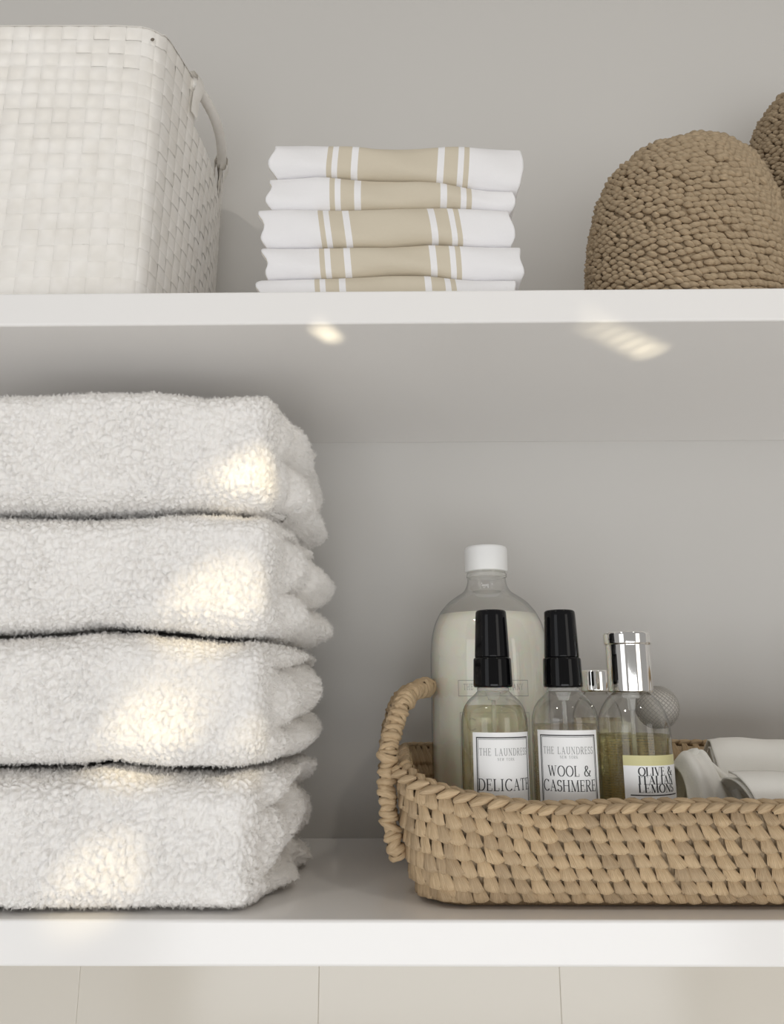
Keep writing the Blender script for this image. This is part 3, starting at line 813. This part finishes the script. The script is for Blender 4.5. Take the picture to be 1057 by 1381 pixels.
dome(1136, 0.173, 125, 122, 'taller brown crocheted raffia hat standing behind the other raffia hat', 0.0, 9)

# ------------------------------------------------------------------ serif lettering
ARC = lambda cx, cy, rx, ry, a0, a1, n=14: [(cx + rx * math.cos(math.radians(a0 + (a1 - a0) * k / n)), cy + ry * math.sin(math.radians(a0 + (a1 - a0) * k / n))) for k in range(n + 1)]
# letter: advance width, list of (polyline, weight) ; weight 'a' = broad nib (thick verticals), 'K' thick, 'k' thin
GLY = {
 'T': (0.78, [([(0.39, 0), (0.39, 1)], 'K'), ([(0.03, 1), (0.75, 1)], 'k'), ([(0.03, 1), (0.03, 0.8)], 'k'), ([(0.75, 1), (0.75, 0.8)], 'k'), ([(0.24, 0), (0.54, 0)], 'k')]),
 'H': (0.92, [([(0.16, 0), (0.16, 1)], 'K'), ([(0.76, 0), (0.76, 1)], 'K'), ([(0.16, 0.52), (0.76, 0.52)], 'k')] + [([(x - .13, y), (x + .13, y)], 'k') for x in (.16, .76) for y in (0, 1)]),
 'E': (0.70, [([(0.15, 0), (0.15, 1)], 'K'), ([(0.03, 1), (0.6, 1)], 'k'), ([(0.03, 0), (0.64, 0)], 'k'), ([(0.15, 0.53), (0.48, 0.53)], 'k'), ([(0.6, 1), (0.6, 0.82)], 'k'), ([(0.64, 0), (0.64, 0.2)], 'k'), ([(0.48, 0.64), (0.48, 0.42)], 'k')]),
 'L': (0.68, [([(0.15, 0), (0.15, 1)], 'K'), ([(0.03, 0), (0.62, 0)], 'k'), ([(0.02, 1), (0.30, 1)], 'k'), ([(0.62, 0), (0.62, 0.24)], 'k')]),
 'A': (0.90, [([(0.13, 0), (0.45, 1)], 'k'), ([(0.43, 1), (0.76, 0)], 'K'), ([(0.24, 0.34), (0.64, 0.34)], 'k'), ([(0.02, 0), (0.25, 0)], 'k'), ([(0.62, 0), (0.89, 0)], 'k')]),
 'U': (0.92, [([(0.17, 1), (0.17, 0.34)] + ARC(0.46, 0.34, 0.29, 0.35, 180, 360) + [(0.75, 1)], 'a'), ([(0.03, 1), (0.32, 1)], 'k'), ([(0.63, 1), (0.88, 1)], 'k')]),
 'N': (0.92, [([(0.15, 0), (0.15, 1)], 'k'), ([(0.15, 1), (0.77, 0)], 'K'), ([(0.77, 0), (0.77, 1)], 'k'), ([(0.02, 0), (0.29, 0)], 'k'), ([(0.64, 1), (0.9, 1)], 'k'), ([(0.02, 1), (0.15, 1)], 'k')]),
 'D': (0.88, [([(0.16, 0), (0.16, 1)], 'K'), ([(0.03, 1), (0.40, 1)] + ARC(0.40, 0.5, 0.42, 0.5, 90, -90) + [(0.03, 0)], 'a')]),
 'R': (0.84, [([(0.16, 0), (0.16, 1)], 'K'), ([(0.03, 1), (0.38, 1)] + ARC(0.38, 0.75, 0.26, 0.25, 90, -90) + [(0.16, 0.5)], 'a'), ([(0.38, 0.5), (0.72, 0.0)], 'K'), ([(0.03, 0), (0.30, 0)], 'k'), ([(0.66, 0), (0.85, 0)], 'k')]),
 'S': (0.62, [(ARC(0.31, 0.74, 0.23, 0.26, 20, 250, 14) + ARC(0.31, 0.26, 0.25, 0.26, 70, -160, 14), 'a'), ([(0.53, 0.82), (0.53, 0.97)], 'k'), ([(0.06, 0.18), (0.06, 0.02)], 'k')]),
 'W': (1.22, [([(0.12, 1), (0.38, 0)], 'K'), ([(0.38, 0), (0.62, 1)], 'k'), ([(0.58, 1), (0.84, 0)], 'K'), ([(0.84, 0), (1.09, 1)], 'k'), ([(0.0, 1), (0.26, 1)], 'k'), ([(0.96, 1), (1.2, 1)], 'k')]),
 'Y': (0.86, [([(0.12, 1), (0.43, 0.46)], 'K'), ([(0.74, 1), (0.43, 0.46)], 'k'), ([(0.43, 0), (0.43, 0.48)], 'K'), ([(0.0, 1), (0.25, 1)], 'k'), ([(0.63, 1), (0.86, 1)], 'k'), ([(0.28, 0), (0.58, 0)], 'k')]),
 'O': (0.96, [(ARC(0.48, 0.5, 0.41, 0.51, 0, 360, 30), 'a')]),
 'K': (0.88, [([(0.16, 0), (0.16, 1)], 'K'), ([(0.70, 1), (0.16, 0.46)], 'k'), ([(0.34, 0.62), (0.76, 0)], 'K')] + [([(x - .13, y), (x + .13, y)], 'k') for x, y in ((.16, 0), (.16, 1), (.72, 1), (.74, 0))]),
 'C': (0.88, [(ARC(0.48, 0.5, 0.41, 0.51, 42, 318, 24), 'a'), ([(0.79, 0.83), (0.79, 1.0)], 'k'), ([(0.79, 0.17), (0.79, 0.03)], 'k')]),
 'I': (0.42, [([(0.21, 0), (0.21, 1)], 'K'), ([(0.06, 0), (0.36, 0)], 'k'), ([(0.06, 1), (0.36, 1)], 'k')]),
 'M': (1.08, [([(0.15, 0), (0.18, 1)], 'k'), ([(0.18, 1), (0.53, 0)], 'K'), ([(0.53, 0), (0.88, 1)], 'k'), ([(0.88, 1), (0.92, 0)], 'K'), ([(0.03, 0), (0.28, 0)], 'k'), ([(0.78, 0), (1.06, 0)], 'k'), ([(0.06, 1), (0.2, 1)], 'k'), ([(0.88, 1), (1.0, 1)], 'k')]),
 'V': (0.88, [([(0.12, 1), (0.45, 0)], 'K'), ([(0.45, 0), (0.76, 1)], 'k'), ([(0.0, 1), (0.26, 1)], 'k'), ([(0.64, 1), (0.88, 1)], 'k')]),
 '&': (0.98, [([(0.92, 0.5), (0.72, 0.12)] + ARC(0.38, 0.26, 0.30, 0.27, -50, -200, 10) + [(0.2, 0.5), (0.5, 0.7)] + ARC(0.38, 0.80, 0.17, 0.20, -10, 190, 10) + [(0.26, 0.62), (0.84, 0.0)], 'a'), ([(0.74, 0.5), (1.0, 0.5)], 'k'), ([(0.76, 0), (0.96, 0)], 'k')]),
 'P': (0.76, [([(0.16, 0), (0.16, 1)], 'K'), ([(0.03, 1), (0.38, 1)] + ARC(0.38, 0.73, 0.28, 0.27, 90, -90) + [(0.16, 0.46)], 'a'), ([(0.03, 0), (0.30, 0)], 'k')]),
 ' ': (0.45, []),
}
def text_width(s, track): return sum(GLY[c][0] + track for c in s) - track
def text_quads(s, h, thick=0.13, thin=0.045, track=0.08, sx=1.0):
    """list of quads ((u,v) x4) for a line of text of cap height h, centred on u=0, baseline v=0"""
    Q = []; x = -text_width(s, track) / 2
    for c in s:
        adv, strokes = GLY[c]
        for pl, wt in strokes:
            for (a, b) in zip(pl[:-1], pl[1:]):
                a = np.array(a) + (x, 0); b = np.array(b) + (x, 0); d = b - a; ln = np.linalg.norm(d)
                if ln < 1e-6: continue
                d = d / ln
                wd = {'K': thick, 'k': thin}.get(wt) or (thin + (thick - thin) * abs(d[1]) ** 1.2)
                n = np.array([-d[1], d[0]]) * wd / 2; e = d * (0.012 if wt != 'a' else 0.01)
                Q.append([(p * np.array([h * sx, h])) for p in (a - n - e, b - n + e, b + n + e, a + n - e)])
        x += adv + track
    return Q
def rect_q(u0, v0, u1, v1): return [np.array(p) for p in ((u0, v0), (u1, v0), (u1, v1), (u0, v1))]
def frame_q(u0, v0, u1, v1, t): return [rect_q(u0, v0, u1, v0 + t), rect_q(u0, v1 - t, u1, v1), rect_q(u0, v0 + t, u0 + t, v1 - t), rect_q(u1 - t, v0 + t, u1, v1 - t)]
def wrap(quads, r, rot, seg=0.0012, flip=False):
    """bend flat quads round a bottle of radius r; u runs to the right, u=0 at angle rot from the -Y side"""
    V = []; Fc = []
    for q in quads:
        q = [np.array(p) for p in q]; L = max(abs(q[1][0] - q[0][0]), abs(q[2][0] - q[3][0])); n = max(1, int(math.ceil(L / seg)))
        st = len(V)
        for k in range(n + 1):
            t = k / n
            for p in (q[0] + (q[1] - q[0]) * t, q[3] + (q[2] - q[3]) * t):
                a = -PI / 2 + rot + p[0] / r; V.append((r * math.cos(a), r * math.sin(a), p[1]))
        for k in range(n): Fc.append((st + 2 * k, st + 2 * k + 2, st + 2 * k + 3, st + 2 * k + 1))
    return np.array(V), Fc
def solid_wrap(u0, v0, u1, v1, r, rot, th=0.0002):
    n = 40; V = []
    for k in range(n + 1):
        a = -PI / 2 + rot + (u0 + (u1 - u0) * k / n) / r
        for rr, v in ((r, v0), (r + th, v0), (r + th, v1), (r, v1)): V.append((rr * math.cos(a), rr * math.sin(a), v))
    Fc = []
    for k in range(n):
        for q in range(4): Fc.append((4 * k + q, 4 * k + (q + 1) % 4, 4 * k + 4 + (q + 1) % 4, 4 * k + 4 + q))
    Fc += [(0, 3, 2, 1), (4 * n, 4 * n + 1, 4 * n + 2, 4 * n + 3)]
    return np.array(V), Fc

# ------------------------------------------------------------------ bottles
ZB = 0.0072
def bottle_frame(xc, Y, ymid):
    c = atY(xc, ymid, Y); return c
def pr_px(rows, xc, Y, zoff):
    """rows: (half width px, y px) -> (r, z) at the bottle's own distance"""
    out = []
    for hw, y in rows:
        p = atY(xc, y, Y); out.append((hw * mpp(p), p[2] - zoff))
    return out
def inner(prof, d, z0, z1):
    """liquid body: the bottle profile shrunk by d, cut between z0 and z1"""
    pr = [(max(r - d, 0.0), z) for r, z in prof]
    zs = np.array([z for _, z in pr]); rs = np.array([r for r, _ in pr])
    zz = np.linspace(z0, z1, 26); out = [(0, z0)] + [(float(np.interp(z, zs, rs)), float(z)) for z in zz] + [(0, z1)]
    return out

def spray(xc, Y, rot, lines, label, ylev, liquid, lab_top=988):
    c = bottle_frame(xc, Y, 1000); loc = np.array([c[0], Y, ZB]); root = empty('spray_bottle', loc, label, 'bottle', 'black-capped spray bottles')
    P = lambda rows: pr_px(rows, xc, Y, ZB)
    R = 44.5 * mpp(c)
    body = P([(20, 926), (20.5, 931), (25, 936), (34, 944), (40.5, 954), (44, 968), (44.5, 985)])[::-1]
    body = [(0, 0), (R * 0.9, 0.0), (R, 0.003), (R, 0.02)] + body
    V, Fc = lathe(rounded(body, 0.002), 64); mk('bottle', V, Fc, M['glass'], root)
    zl = atY(xc, ylev, Y)[2] - ZB
    V, Fc = lathe(inner(body[1:], 0.0009, 0.0012, zl), 64); lq = mk('liquid', V, Fc, liquid, root)
    # collar, overcap, neck ring
    col = P([(25.4, 927), (26.4, 924), (25.2, 889), (23.8, 887)])
    col = [(0, col[0][1] - 0.0002)] + col + [(0, col[-1][1])]
    V, Fc = lathe(rounded(col, 0.0008), 56); cl = mk('collar', V, Fc, M['black_plastic'], root)
    oc = P([(23.4, 887), (20.9, 832), (20.3, 825.5), (18.5, 823.5)]); oc = [(0, oc[0][1])] + oc + [(0, oc[-1][1] + 0.0002)]
    V, Fc = lathe(rounded(oc, 0.0010), 56); mk('overcap', V, Fc, M['smoked'], root)
    nr_ = P([(21.5, 932), (21.5, 927.5)]); nr_ = [(0, nr_[0][1])] + nr_ + [(0, nr_[-1][1])]
    V, Fc = lathe(rounded(nr_, 0.0006), 40); mk('neck_ring', V, Fc, M['clear_part'], root)
    zt = nr_[0][1]
    V, Fc = lathe(rounded([(0, zt - 0.006), (0.0032, zt - 0.006), (0.0055, zt - 0.0005), (0, zt - 0.0005)], 0.0005), 24); mk('pump_housing', V, Fc, M['clear_part'], root)
    V, Fc = sweep([(0.0, 0, zt - 0.006), (0.0005, 0, zt * 0.6), (0.002, 0, zt * 0.3), (0.004, 0.001, 0.004)], 0.0014, 10); mk('dip_tube', V, Fc, M['clear_part'], root)
    # label
    mp_ = mpp(c) * (Y - R - CAM[1]) / (Y - CAM[1]); zl1 = atY(xc, lab_top, Y - R)[2] - ZB; hwL = 46.5 * mp_
    V, Fc = solid_wrap(-hwL, 0.008, hwL, zl1, R + 0.0001, rot); lb = mk('label', V, Fc, M['label'], root, smooth=False)
    r2 = R + 0.00042
    q = frame_q(-hwL + 5 * mp_, 0.012, hwL - 5 * mp_, zl1 - 6 * mp_, 1.5 * mp_) + frame_q(-hwL + 7.6 * mp_, 0.0132, hwL - 7.6 * mp_, zl1 - 8.6 * mp_, 0.5 * mp_)
    V, Fc = wrap(q, r2, rot); mk('border', V, Fc, M['ink'], lb, smooth=False)
    for s, ypx, hpx, ink, tw, tk in lines:
        z = atY(xc, ypx, Y - R)[2] - ZB
        wd = text_width(s, tk) * hpx; sx = tw / wd
        qq = [[p + np.array([0, z]) for p in qd] for qd in text_quads(s, hpx * mp_, 0.14 if ink == 'ink' else 0.13, 0.05, tk, sx)]
        V, Fc = wrap(qq, r2, rot); mk('lettering', V, Fc, M[ink], lb, smooth=False)
    return root
SP_Y = 0.053
spray(667, SP_Y, 0.20, [('THE LAUNDRESS', 1019, 9.0, 'grey_ink', 74, 0.2), ('NEW YORK', 1026, 3.6, 'grey_ink', 24, 0.3), ('DELICATE', 1066.5, 14.5, 'ink', 80, 0.1)],
      'black-capped spray bottle of pale yellow liquid with delicate label', 951, M['yellow_liquid'])
spray(763, SP_Y, -0.14, [('THE LAUNDRESS', 1017, 9.0, 'grey_ink', 72, 0.2), ('NEW YORK', 1023, 3.6, 'grey_ink', 24, 0.3), ('WOOL &', 1047, 13.0, 'ink', 60, 0.08), ('CASHMERE', 1067.5, 14.0, 'ink', 76, 0.06)],
      'black-capped spray bottle with wool and cashmere label', 976, M['clear_liquid'], lab_top=985)

def big_bottle():
    xc, Y = 661, 0.146
    c = atY(xc, 950, Y); root = empty('detergent_bottle', (c[0], Y, ZB), 'tall round bottle of milky detergent with white screw cap', 'bottle')
    P = lambda rows: pr_px(rows, xc, Y, ZB)
    R = 79 * mpp(c)
    body = [(0, 0), (R * 0.92, 0), (R, 0.004), (R, 0.05)] + P([(79, 905), (78.6, 880), (76.5, 860), (72, 842), (64, 826), (53, 813), (41, 804.5), (32, 799), (27.5, 792), (25.5, 783), (25.5, 768)])
    V, Fc = lathe(rounded(body, 0.003), 96); mk('bottle', V, Fc, M['glass'], root)
    zl = atY(xc, 830, Y)[2] - ZB
    V, Fc = lathe(inner(body[1:], 0.0010, 0.0015, zl), 96); mk('liquid', V, Fc, M['milky'], root)
    ring = P([(27, 779), (27, 775)]); ring = [(ring[0][0] - 0.001, ring[0][1] - 0.0003)] + ring + [(ring[0][0] - 0.001, ring[1][1] + 0.0003)]
    V, Fc = lathe(ring, 56); mk('neck_ring', V, Fc, M['clear_part'], root)
    cp = P([(28.6, 772), (28.6, 741.5), (26.8, 738.5)]); cp = [(0, cp[0][1])] + cp + [(0, cp[-1][1])]
    V, Fc = lathe(rounded(cp, 0.0012), 72)
    # fine ribs round the cap
    mk('screw_cap', V, Fc, M['white_plastic'], root)
    r2 = R + 0.0004; mp_ = mpp(atY(xc, 950, Y - R))
    zat = lambda y: atY(xc, y, Y - R)[2] - ZB
    U = lambda x: R * math.asin(max(-1, min(1, (x - xc) * mp_ / R * 1.0)))
    q = frame_q(U(610), zat(939), U(705), zat(917), 0.00032)
    V, Fc = wrap(q, r2, 0); mk('border', V, Fc, M['grey_ink'], root, smooth=False)
    h = 7.5 * mp_; s = 'THE WHITE COMPANY'
    sx = (U(698) - U(617)) / (text_width(s, 0.22) * h)
    qq = [[p + np.array([(U(610) + U(705)) / 2, zat(930)]) for p in qd] for qd in text_quads(s, h, 0.08, 0.06, 0.22, sx)]
    V, Fc = wrap(qq, r2, 0); mk('lettering', V, Fc, M['grey_ink'], root, smooth=False)
    q = frame_q(U(611.5), zat(1090), U(705), zat(961), 0.00026)
    V, Fc = wrap(q, r2, 0); mk('border', V, Fc, M['grey_ink'], root, smooth=False)
    # initials running down the left edge of the tall panel
    for ch, y in (('C', 985), ('L', 1018), ('E', 1040), ('A', 1058), ('N', 1078)):
        qq = [[p + np.array([U(626), zat(y)]) for p in qd] for qd in text_quads(ch, 15 * mp_, 0.09, 0.06, 0)]
        V, Fc = wrap(qq, r2, 0); mk('lettering', V, Fc, M['grey_ink'], root, smooth=False)
big_bottle()

def olive_bottle():
    xc, Y = 855, 0.060
    c = atY(xc, 1000, Y); root = empty('perfume_bottle', (c[0], Y, ZB), 'glass spray bottle with tall chrome cap and olive and lemons label', 'bottle')
    P = lambda rows: pr_px(rows, xc, Y, ZB)
    R = 48 * mpp(c)
    body = [(0, 0), (R * 0.9, 0), (R, 0.003), (R, 0.03)] + P([(48, 990), (47.2, 978), (44.5, 965), (40, 954), (34, 944), (28, 937), (22, 933.5), (20, 930)])
    V, Fc = lathe(rounded(body, 0.002), 72); mk('bottle', V, Fc, M['glass'], root)
    zl = atY(xc, 990, Y)[2] - ZB
    V, Fc = lathe(inner(body[1:], 0.0011, 0.0030, zl), 72); mk('liquid', V, Fc, M['olive_liquid'], root)
    cp = P([(28.0, 933.5), (29.6, 932), (29.2, 870), (30.9, 868.5), (31.2, 856), (29.8, 853)]); cp = [(0, cp[0][1])] + cp + [(0, cp[-1][1])]
    V, Fc = lathe(rounded(cp, 0.0008), 72); mk('cap', V, Fc, M['chrome'], root)
    zt = P([(1, 934)])[0][1]
    V, Fc = lathe(rounded([(0, zt - 0.0115), (0.0022, zt - 0.0115), (0.0030, zt - 0.004), (0.0058, zt - 0.0035), (0.0058, zt), (0, zt)], 0.0004), 24); mk('pump_housing', V, Fc, M['clear_part'], root)
    V, Fc = sweep([(0, 0, zt - 0.0115), (0.0, 0, zt * 0.6), (0.001, 0, zt * 0.3), (0.002, 0, 0.005)], 0.0014, 10); mk('dip_tube', V, Fc, M['clear_part'], root)
    mp_ = mpp(atY(xc, 1020, Y - R)); zat = lambda y: atY(xc, y, Y - R)[2] - ZB
    rot = 0.30; hw = 46 * mp_
    V, Fc = solid_wrap(-hw, 0.006, hw, zat(1032.8), R + 0.0001, rot); lb = mk('label', V, Fc, M['label'], root, smooth=False)
    V, Fc = solid_wrap(-hw, zat(1032.8), hw, zat(1019), R + 0.0001, rot); mk('label_band', V, Fc, M['olive_band'], root, smooth=False)
    r2 = R + 0.00042
    for s, y, wd in (('OLIVE &', 1046, 54), ('ITALIAN', 1057.6, 56), ('LEMONS', 1069, 56)):
        h = 10.4 * mp_; sx = wd * mp_ / (text_width(s, 0.05) * h)
        qq = [[p + np.array([-0.0002, zat(y)]) for p in qd] for qd in text_quads(s, h, 0.19, 0.05, 0.05, sx)]
        V, Fc = wrap(qq, r2, rot); mk('lettering', V, Fc, M['ink'], lb, smooth=False)
    V, Fc = wrap([rect_q(-hw * 0.85, zat(1073.5), hw * 0.8, zat(1072))], r2, rot); mk('border', V, Fc, M['ink'], lb, smooth=False)
    # small print of the label on the far side, read through the liquid
    zz = zl - 0.003; q = []
    r_ = random.Random(4)
    while zz > 0.02:
        u = -0.020
        while u < 0.020:
            ln = r_.uniform(0.0006, 0.002); q.append(rect_q(u, zz, min(u + ln, 0.02), zz + 0.0009)); u += ln + 0.0005
        zz -= 0.0017
    V, Fc = wrap(q, R + 0.0003, PI); mk('small_print', V, Fc, M['grey_ink'], root, smooth=False)
olive_bottle()

def small_bottle():
    xc, Y = 807, 0.122
    c = atY(xc, 1000, Y); root = empty('perfume_bottle', (c[0], Y, ZB), 'smaller glass bottle with chrome cap, half hidden behind the olive label bottle', 'bottle')
    P = lambda rows: pr_px(rows, xc, Y, ZB)
    R = 33 * mpp(c)
    body = [(0, 0), (R * 0.9, 0), (R, 0.003), (R, 0.03)] + P([(33, 975), (32, 962), (28, 950), (21, 940), (15, 934), (14, 930)])
    V, Fc = lathe(rounded(body, 0.002), 56); mk('bottle', V, Fc, M['glass'], root)
    V, Fc = lathe(inner(body[1:], 0.0010, 0.003, atY(xc, 968, Y)[2] - ZB), 56); mk('liquid', V, Fc, M['amber_liquid'], root)
    cp = P([(18.5, 933), (19.4, 931), (19.2, 906), (18.2, 904)]); cp = [(0, cp[0][1])] + cp + [(0, cp[-1][1])]
    V, Fc = lathe(rounded(cp, 0.0007), 56); mk('cap', V, Fc, M['chrome'], root)
small_bottle()

def mesh_brush():
    xc, yc, Y = 886, 954, 0.165
    c = atY(xc, yc, Y); r = 28.5 * mpp(c); root = empty('mesh_brush', (c[0], Y, ZB), 'round grey mesh ball head poking up behind the chrome-capped bottle', 'brush')
    zc = c[2] - ZB
    prof = [(0, zc - r * 0.97)] + [(r * 0.97 * math.cos(a), zc + r * 0.97 * math.sin(a)) for a in np.linspace(-1.5, 1.5, 24)] + [(0, zc + r * 0.97)]
    V, Fc = lathe(prof, 40); mk('head', V, Fc, M['mesh_core'], root)
    # wire mesh: two families of spiral wires over the ball
    Vs, Fs, off = [], [], 0
    for sg in (1, -1):
        for k in range(26):
            path = []
            for t in np.linspace(-1.35, 1.35, 34):
                a = 2 * PI * k / 26 + sg * t * 1.1; path.append((r * math.cos(t) * math.cos(a), r * math.cos(t) * math.sin(a), zc + r * math.sin(t)))
            V, Fc = sweep(path, 0.0003, 4); Vs.append(V); Fs += [tuple(i + off for i in f) for f in Fc]; off += len(V)
    o = mk('wire_mesh', np.concatenate(Vs), Fs, M['mesh_metal'], root); o['kind'] = 'stuff'
    V, Fc = lathe(rounded([(0, 0), (0.009, 0), (0.009, 0.01), (0.006, 0.03), (0.006, zc - r * 0.9), (0, zc - r * 0.9)], 0.002), 24); mk('handle', V, Fc, M['mesh_core'], root)
mesh_brush()

# ------------------------------------------------------------------ white cloths in the basket
def cloth_roll(ctrl, x1, Yc, hy, label, seed, slant=0.02, zlow=ZB):
    """soft flattened roll open at its left end; ctrl gives the top line (x,y px) at the front"""
    q = np.array([[*atY(x, y, Yc)[[0, 2]]] for x, y in ctrl]); xs0 = q[0, 0]
    nu, nv = 70, 60; V = []
    for i in range(nu):
        u = i / (nu - 1); X = xs0 + (x1 - xs0) * u
        zt = np.interp(X, q[:, 0], q[:, 1]); H = zt - zlow; zc = (zt + zlow) / 2
        for j in range(nv):
            a = 2 * PI * j / nv * 1.35 + 0.3 + seed
            sp = 1 - 0.17 * (j / nv)
            ca, sa = math.cos(a), math.sin(a)
            y = Yc + hy * sp * math.copysign(abs(ca) ** 0.75, ca) * (1 + 0.03 * math.sin(3 * a + 5 * u))
            z = zc + H / 2 * sp * math.copysign(abs(sa) ** 0.8, sa)
            x = X + slant * (1 - u) * (sa * 0.5 + 0.35 * math.sin(2 * a + seed)) * (1 - u) ** 3
            n_ = 0.0009 * math.sin(3 * a + 7 * u + seed) + 0.0004 * math.sin(19 * u + 2 * a)
            V.append((x, y + n_ * ca, min(z + n_ * sa, zt + 0.0015)))
    V = np.array(V); V[:, 2] = np.maximum(V[:, 2], zlow)
    o = tag(mk('cotton_cloth', V, grid_faces(nu, nv), M['cloth']), label, 'cloth', 'white cotton cloths')
    md = o.modifiers.new('thickness', 'SOLIDIFY'); md.thickness = 0.0012; md.offset = 0
    return o
cloth_roll([(942, 996), (962, 993), (1010, 997), (1057, 999), (1100, 1001)], 0.345, 0.135, 0.034, 'rolled white cotton cloth at the back of the raffia basket', 0.4, 0.020)
cloth_roll([(975, 1040), (1000, 1040), (1057, 1044), (1100, 1046)], 0.345, 0.062, 0.036, 'rolled white cotton cloth lying against front of the raffia basket', 1.3, 0.016)
def crumpled():
    Yc = 0.10; V = []; nu, nv = 70, 44
    cp = [(899, 1036), (908, 1018), (920, 1007), (935, 1004), (948, 1010), (960, 1030), (974, 1044), (990, 1050)]
    q = np.array([[*atY(x, y, Yc)[[0, 2]]] for x, y in cp])
    xs = np.linspace(q[0, 0], q[-1, 0], nu); zs = np.interp(xs, q[:, 0], q[:, 1])
    for _ in range(8): zs[1:-1] = (zs[:-2] + 2 * zs[1:-1] + zs[2:]) / 4
    for i in range(nu):
        u = i / (nu - 1)
        for j in range(nv):
            v = j / (nv - 1)          # from the near foot over the crest to the far foot
            k = math.sin(PI * v) ** 0.55
            fold = 0.0035 * math.sin(17 * u + 5 * v) * math.sin(PI * v)
            y = 0.066 + 0.072 * v * 0.6 + 0.010 * u * (v < 2) + fold - 0.006 * math.sin(7 * v + 4 * u) * k
            z = ZB + 0.0015 + (zs[i] - ZB) * k * (0.97 + 0.03 * math.sin(9 * u + 3 * v))
            V.append((xs[i] + 0.006 * math.sin(5 * v + 2 * u) * (1 - k * 0.5), y, z))
    o = tag(mk('cotton_cloth', V, grid_faces(nu, nv), M['cloth']), 'crumpled end of white cotton cloth beside the olive label bottle', 'cloth', 'white cotton cloths')
    md = o.modifiers.new('thickness', 'SOLIDIFY'); md.thickness = 0.001
crumpled()
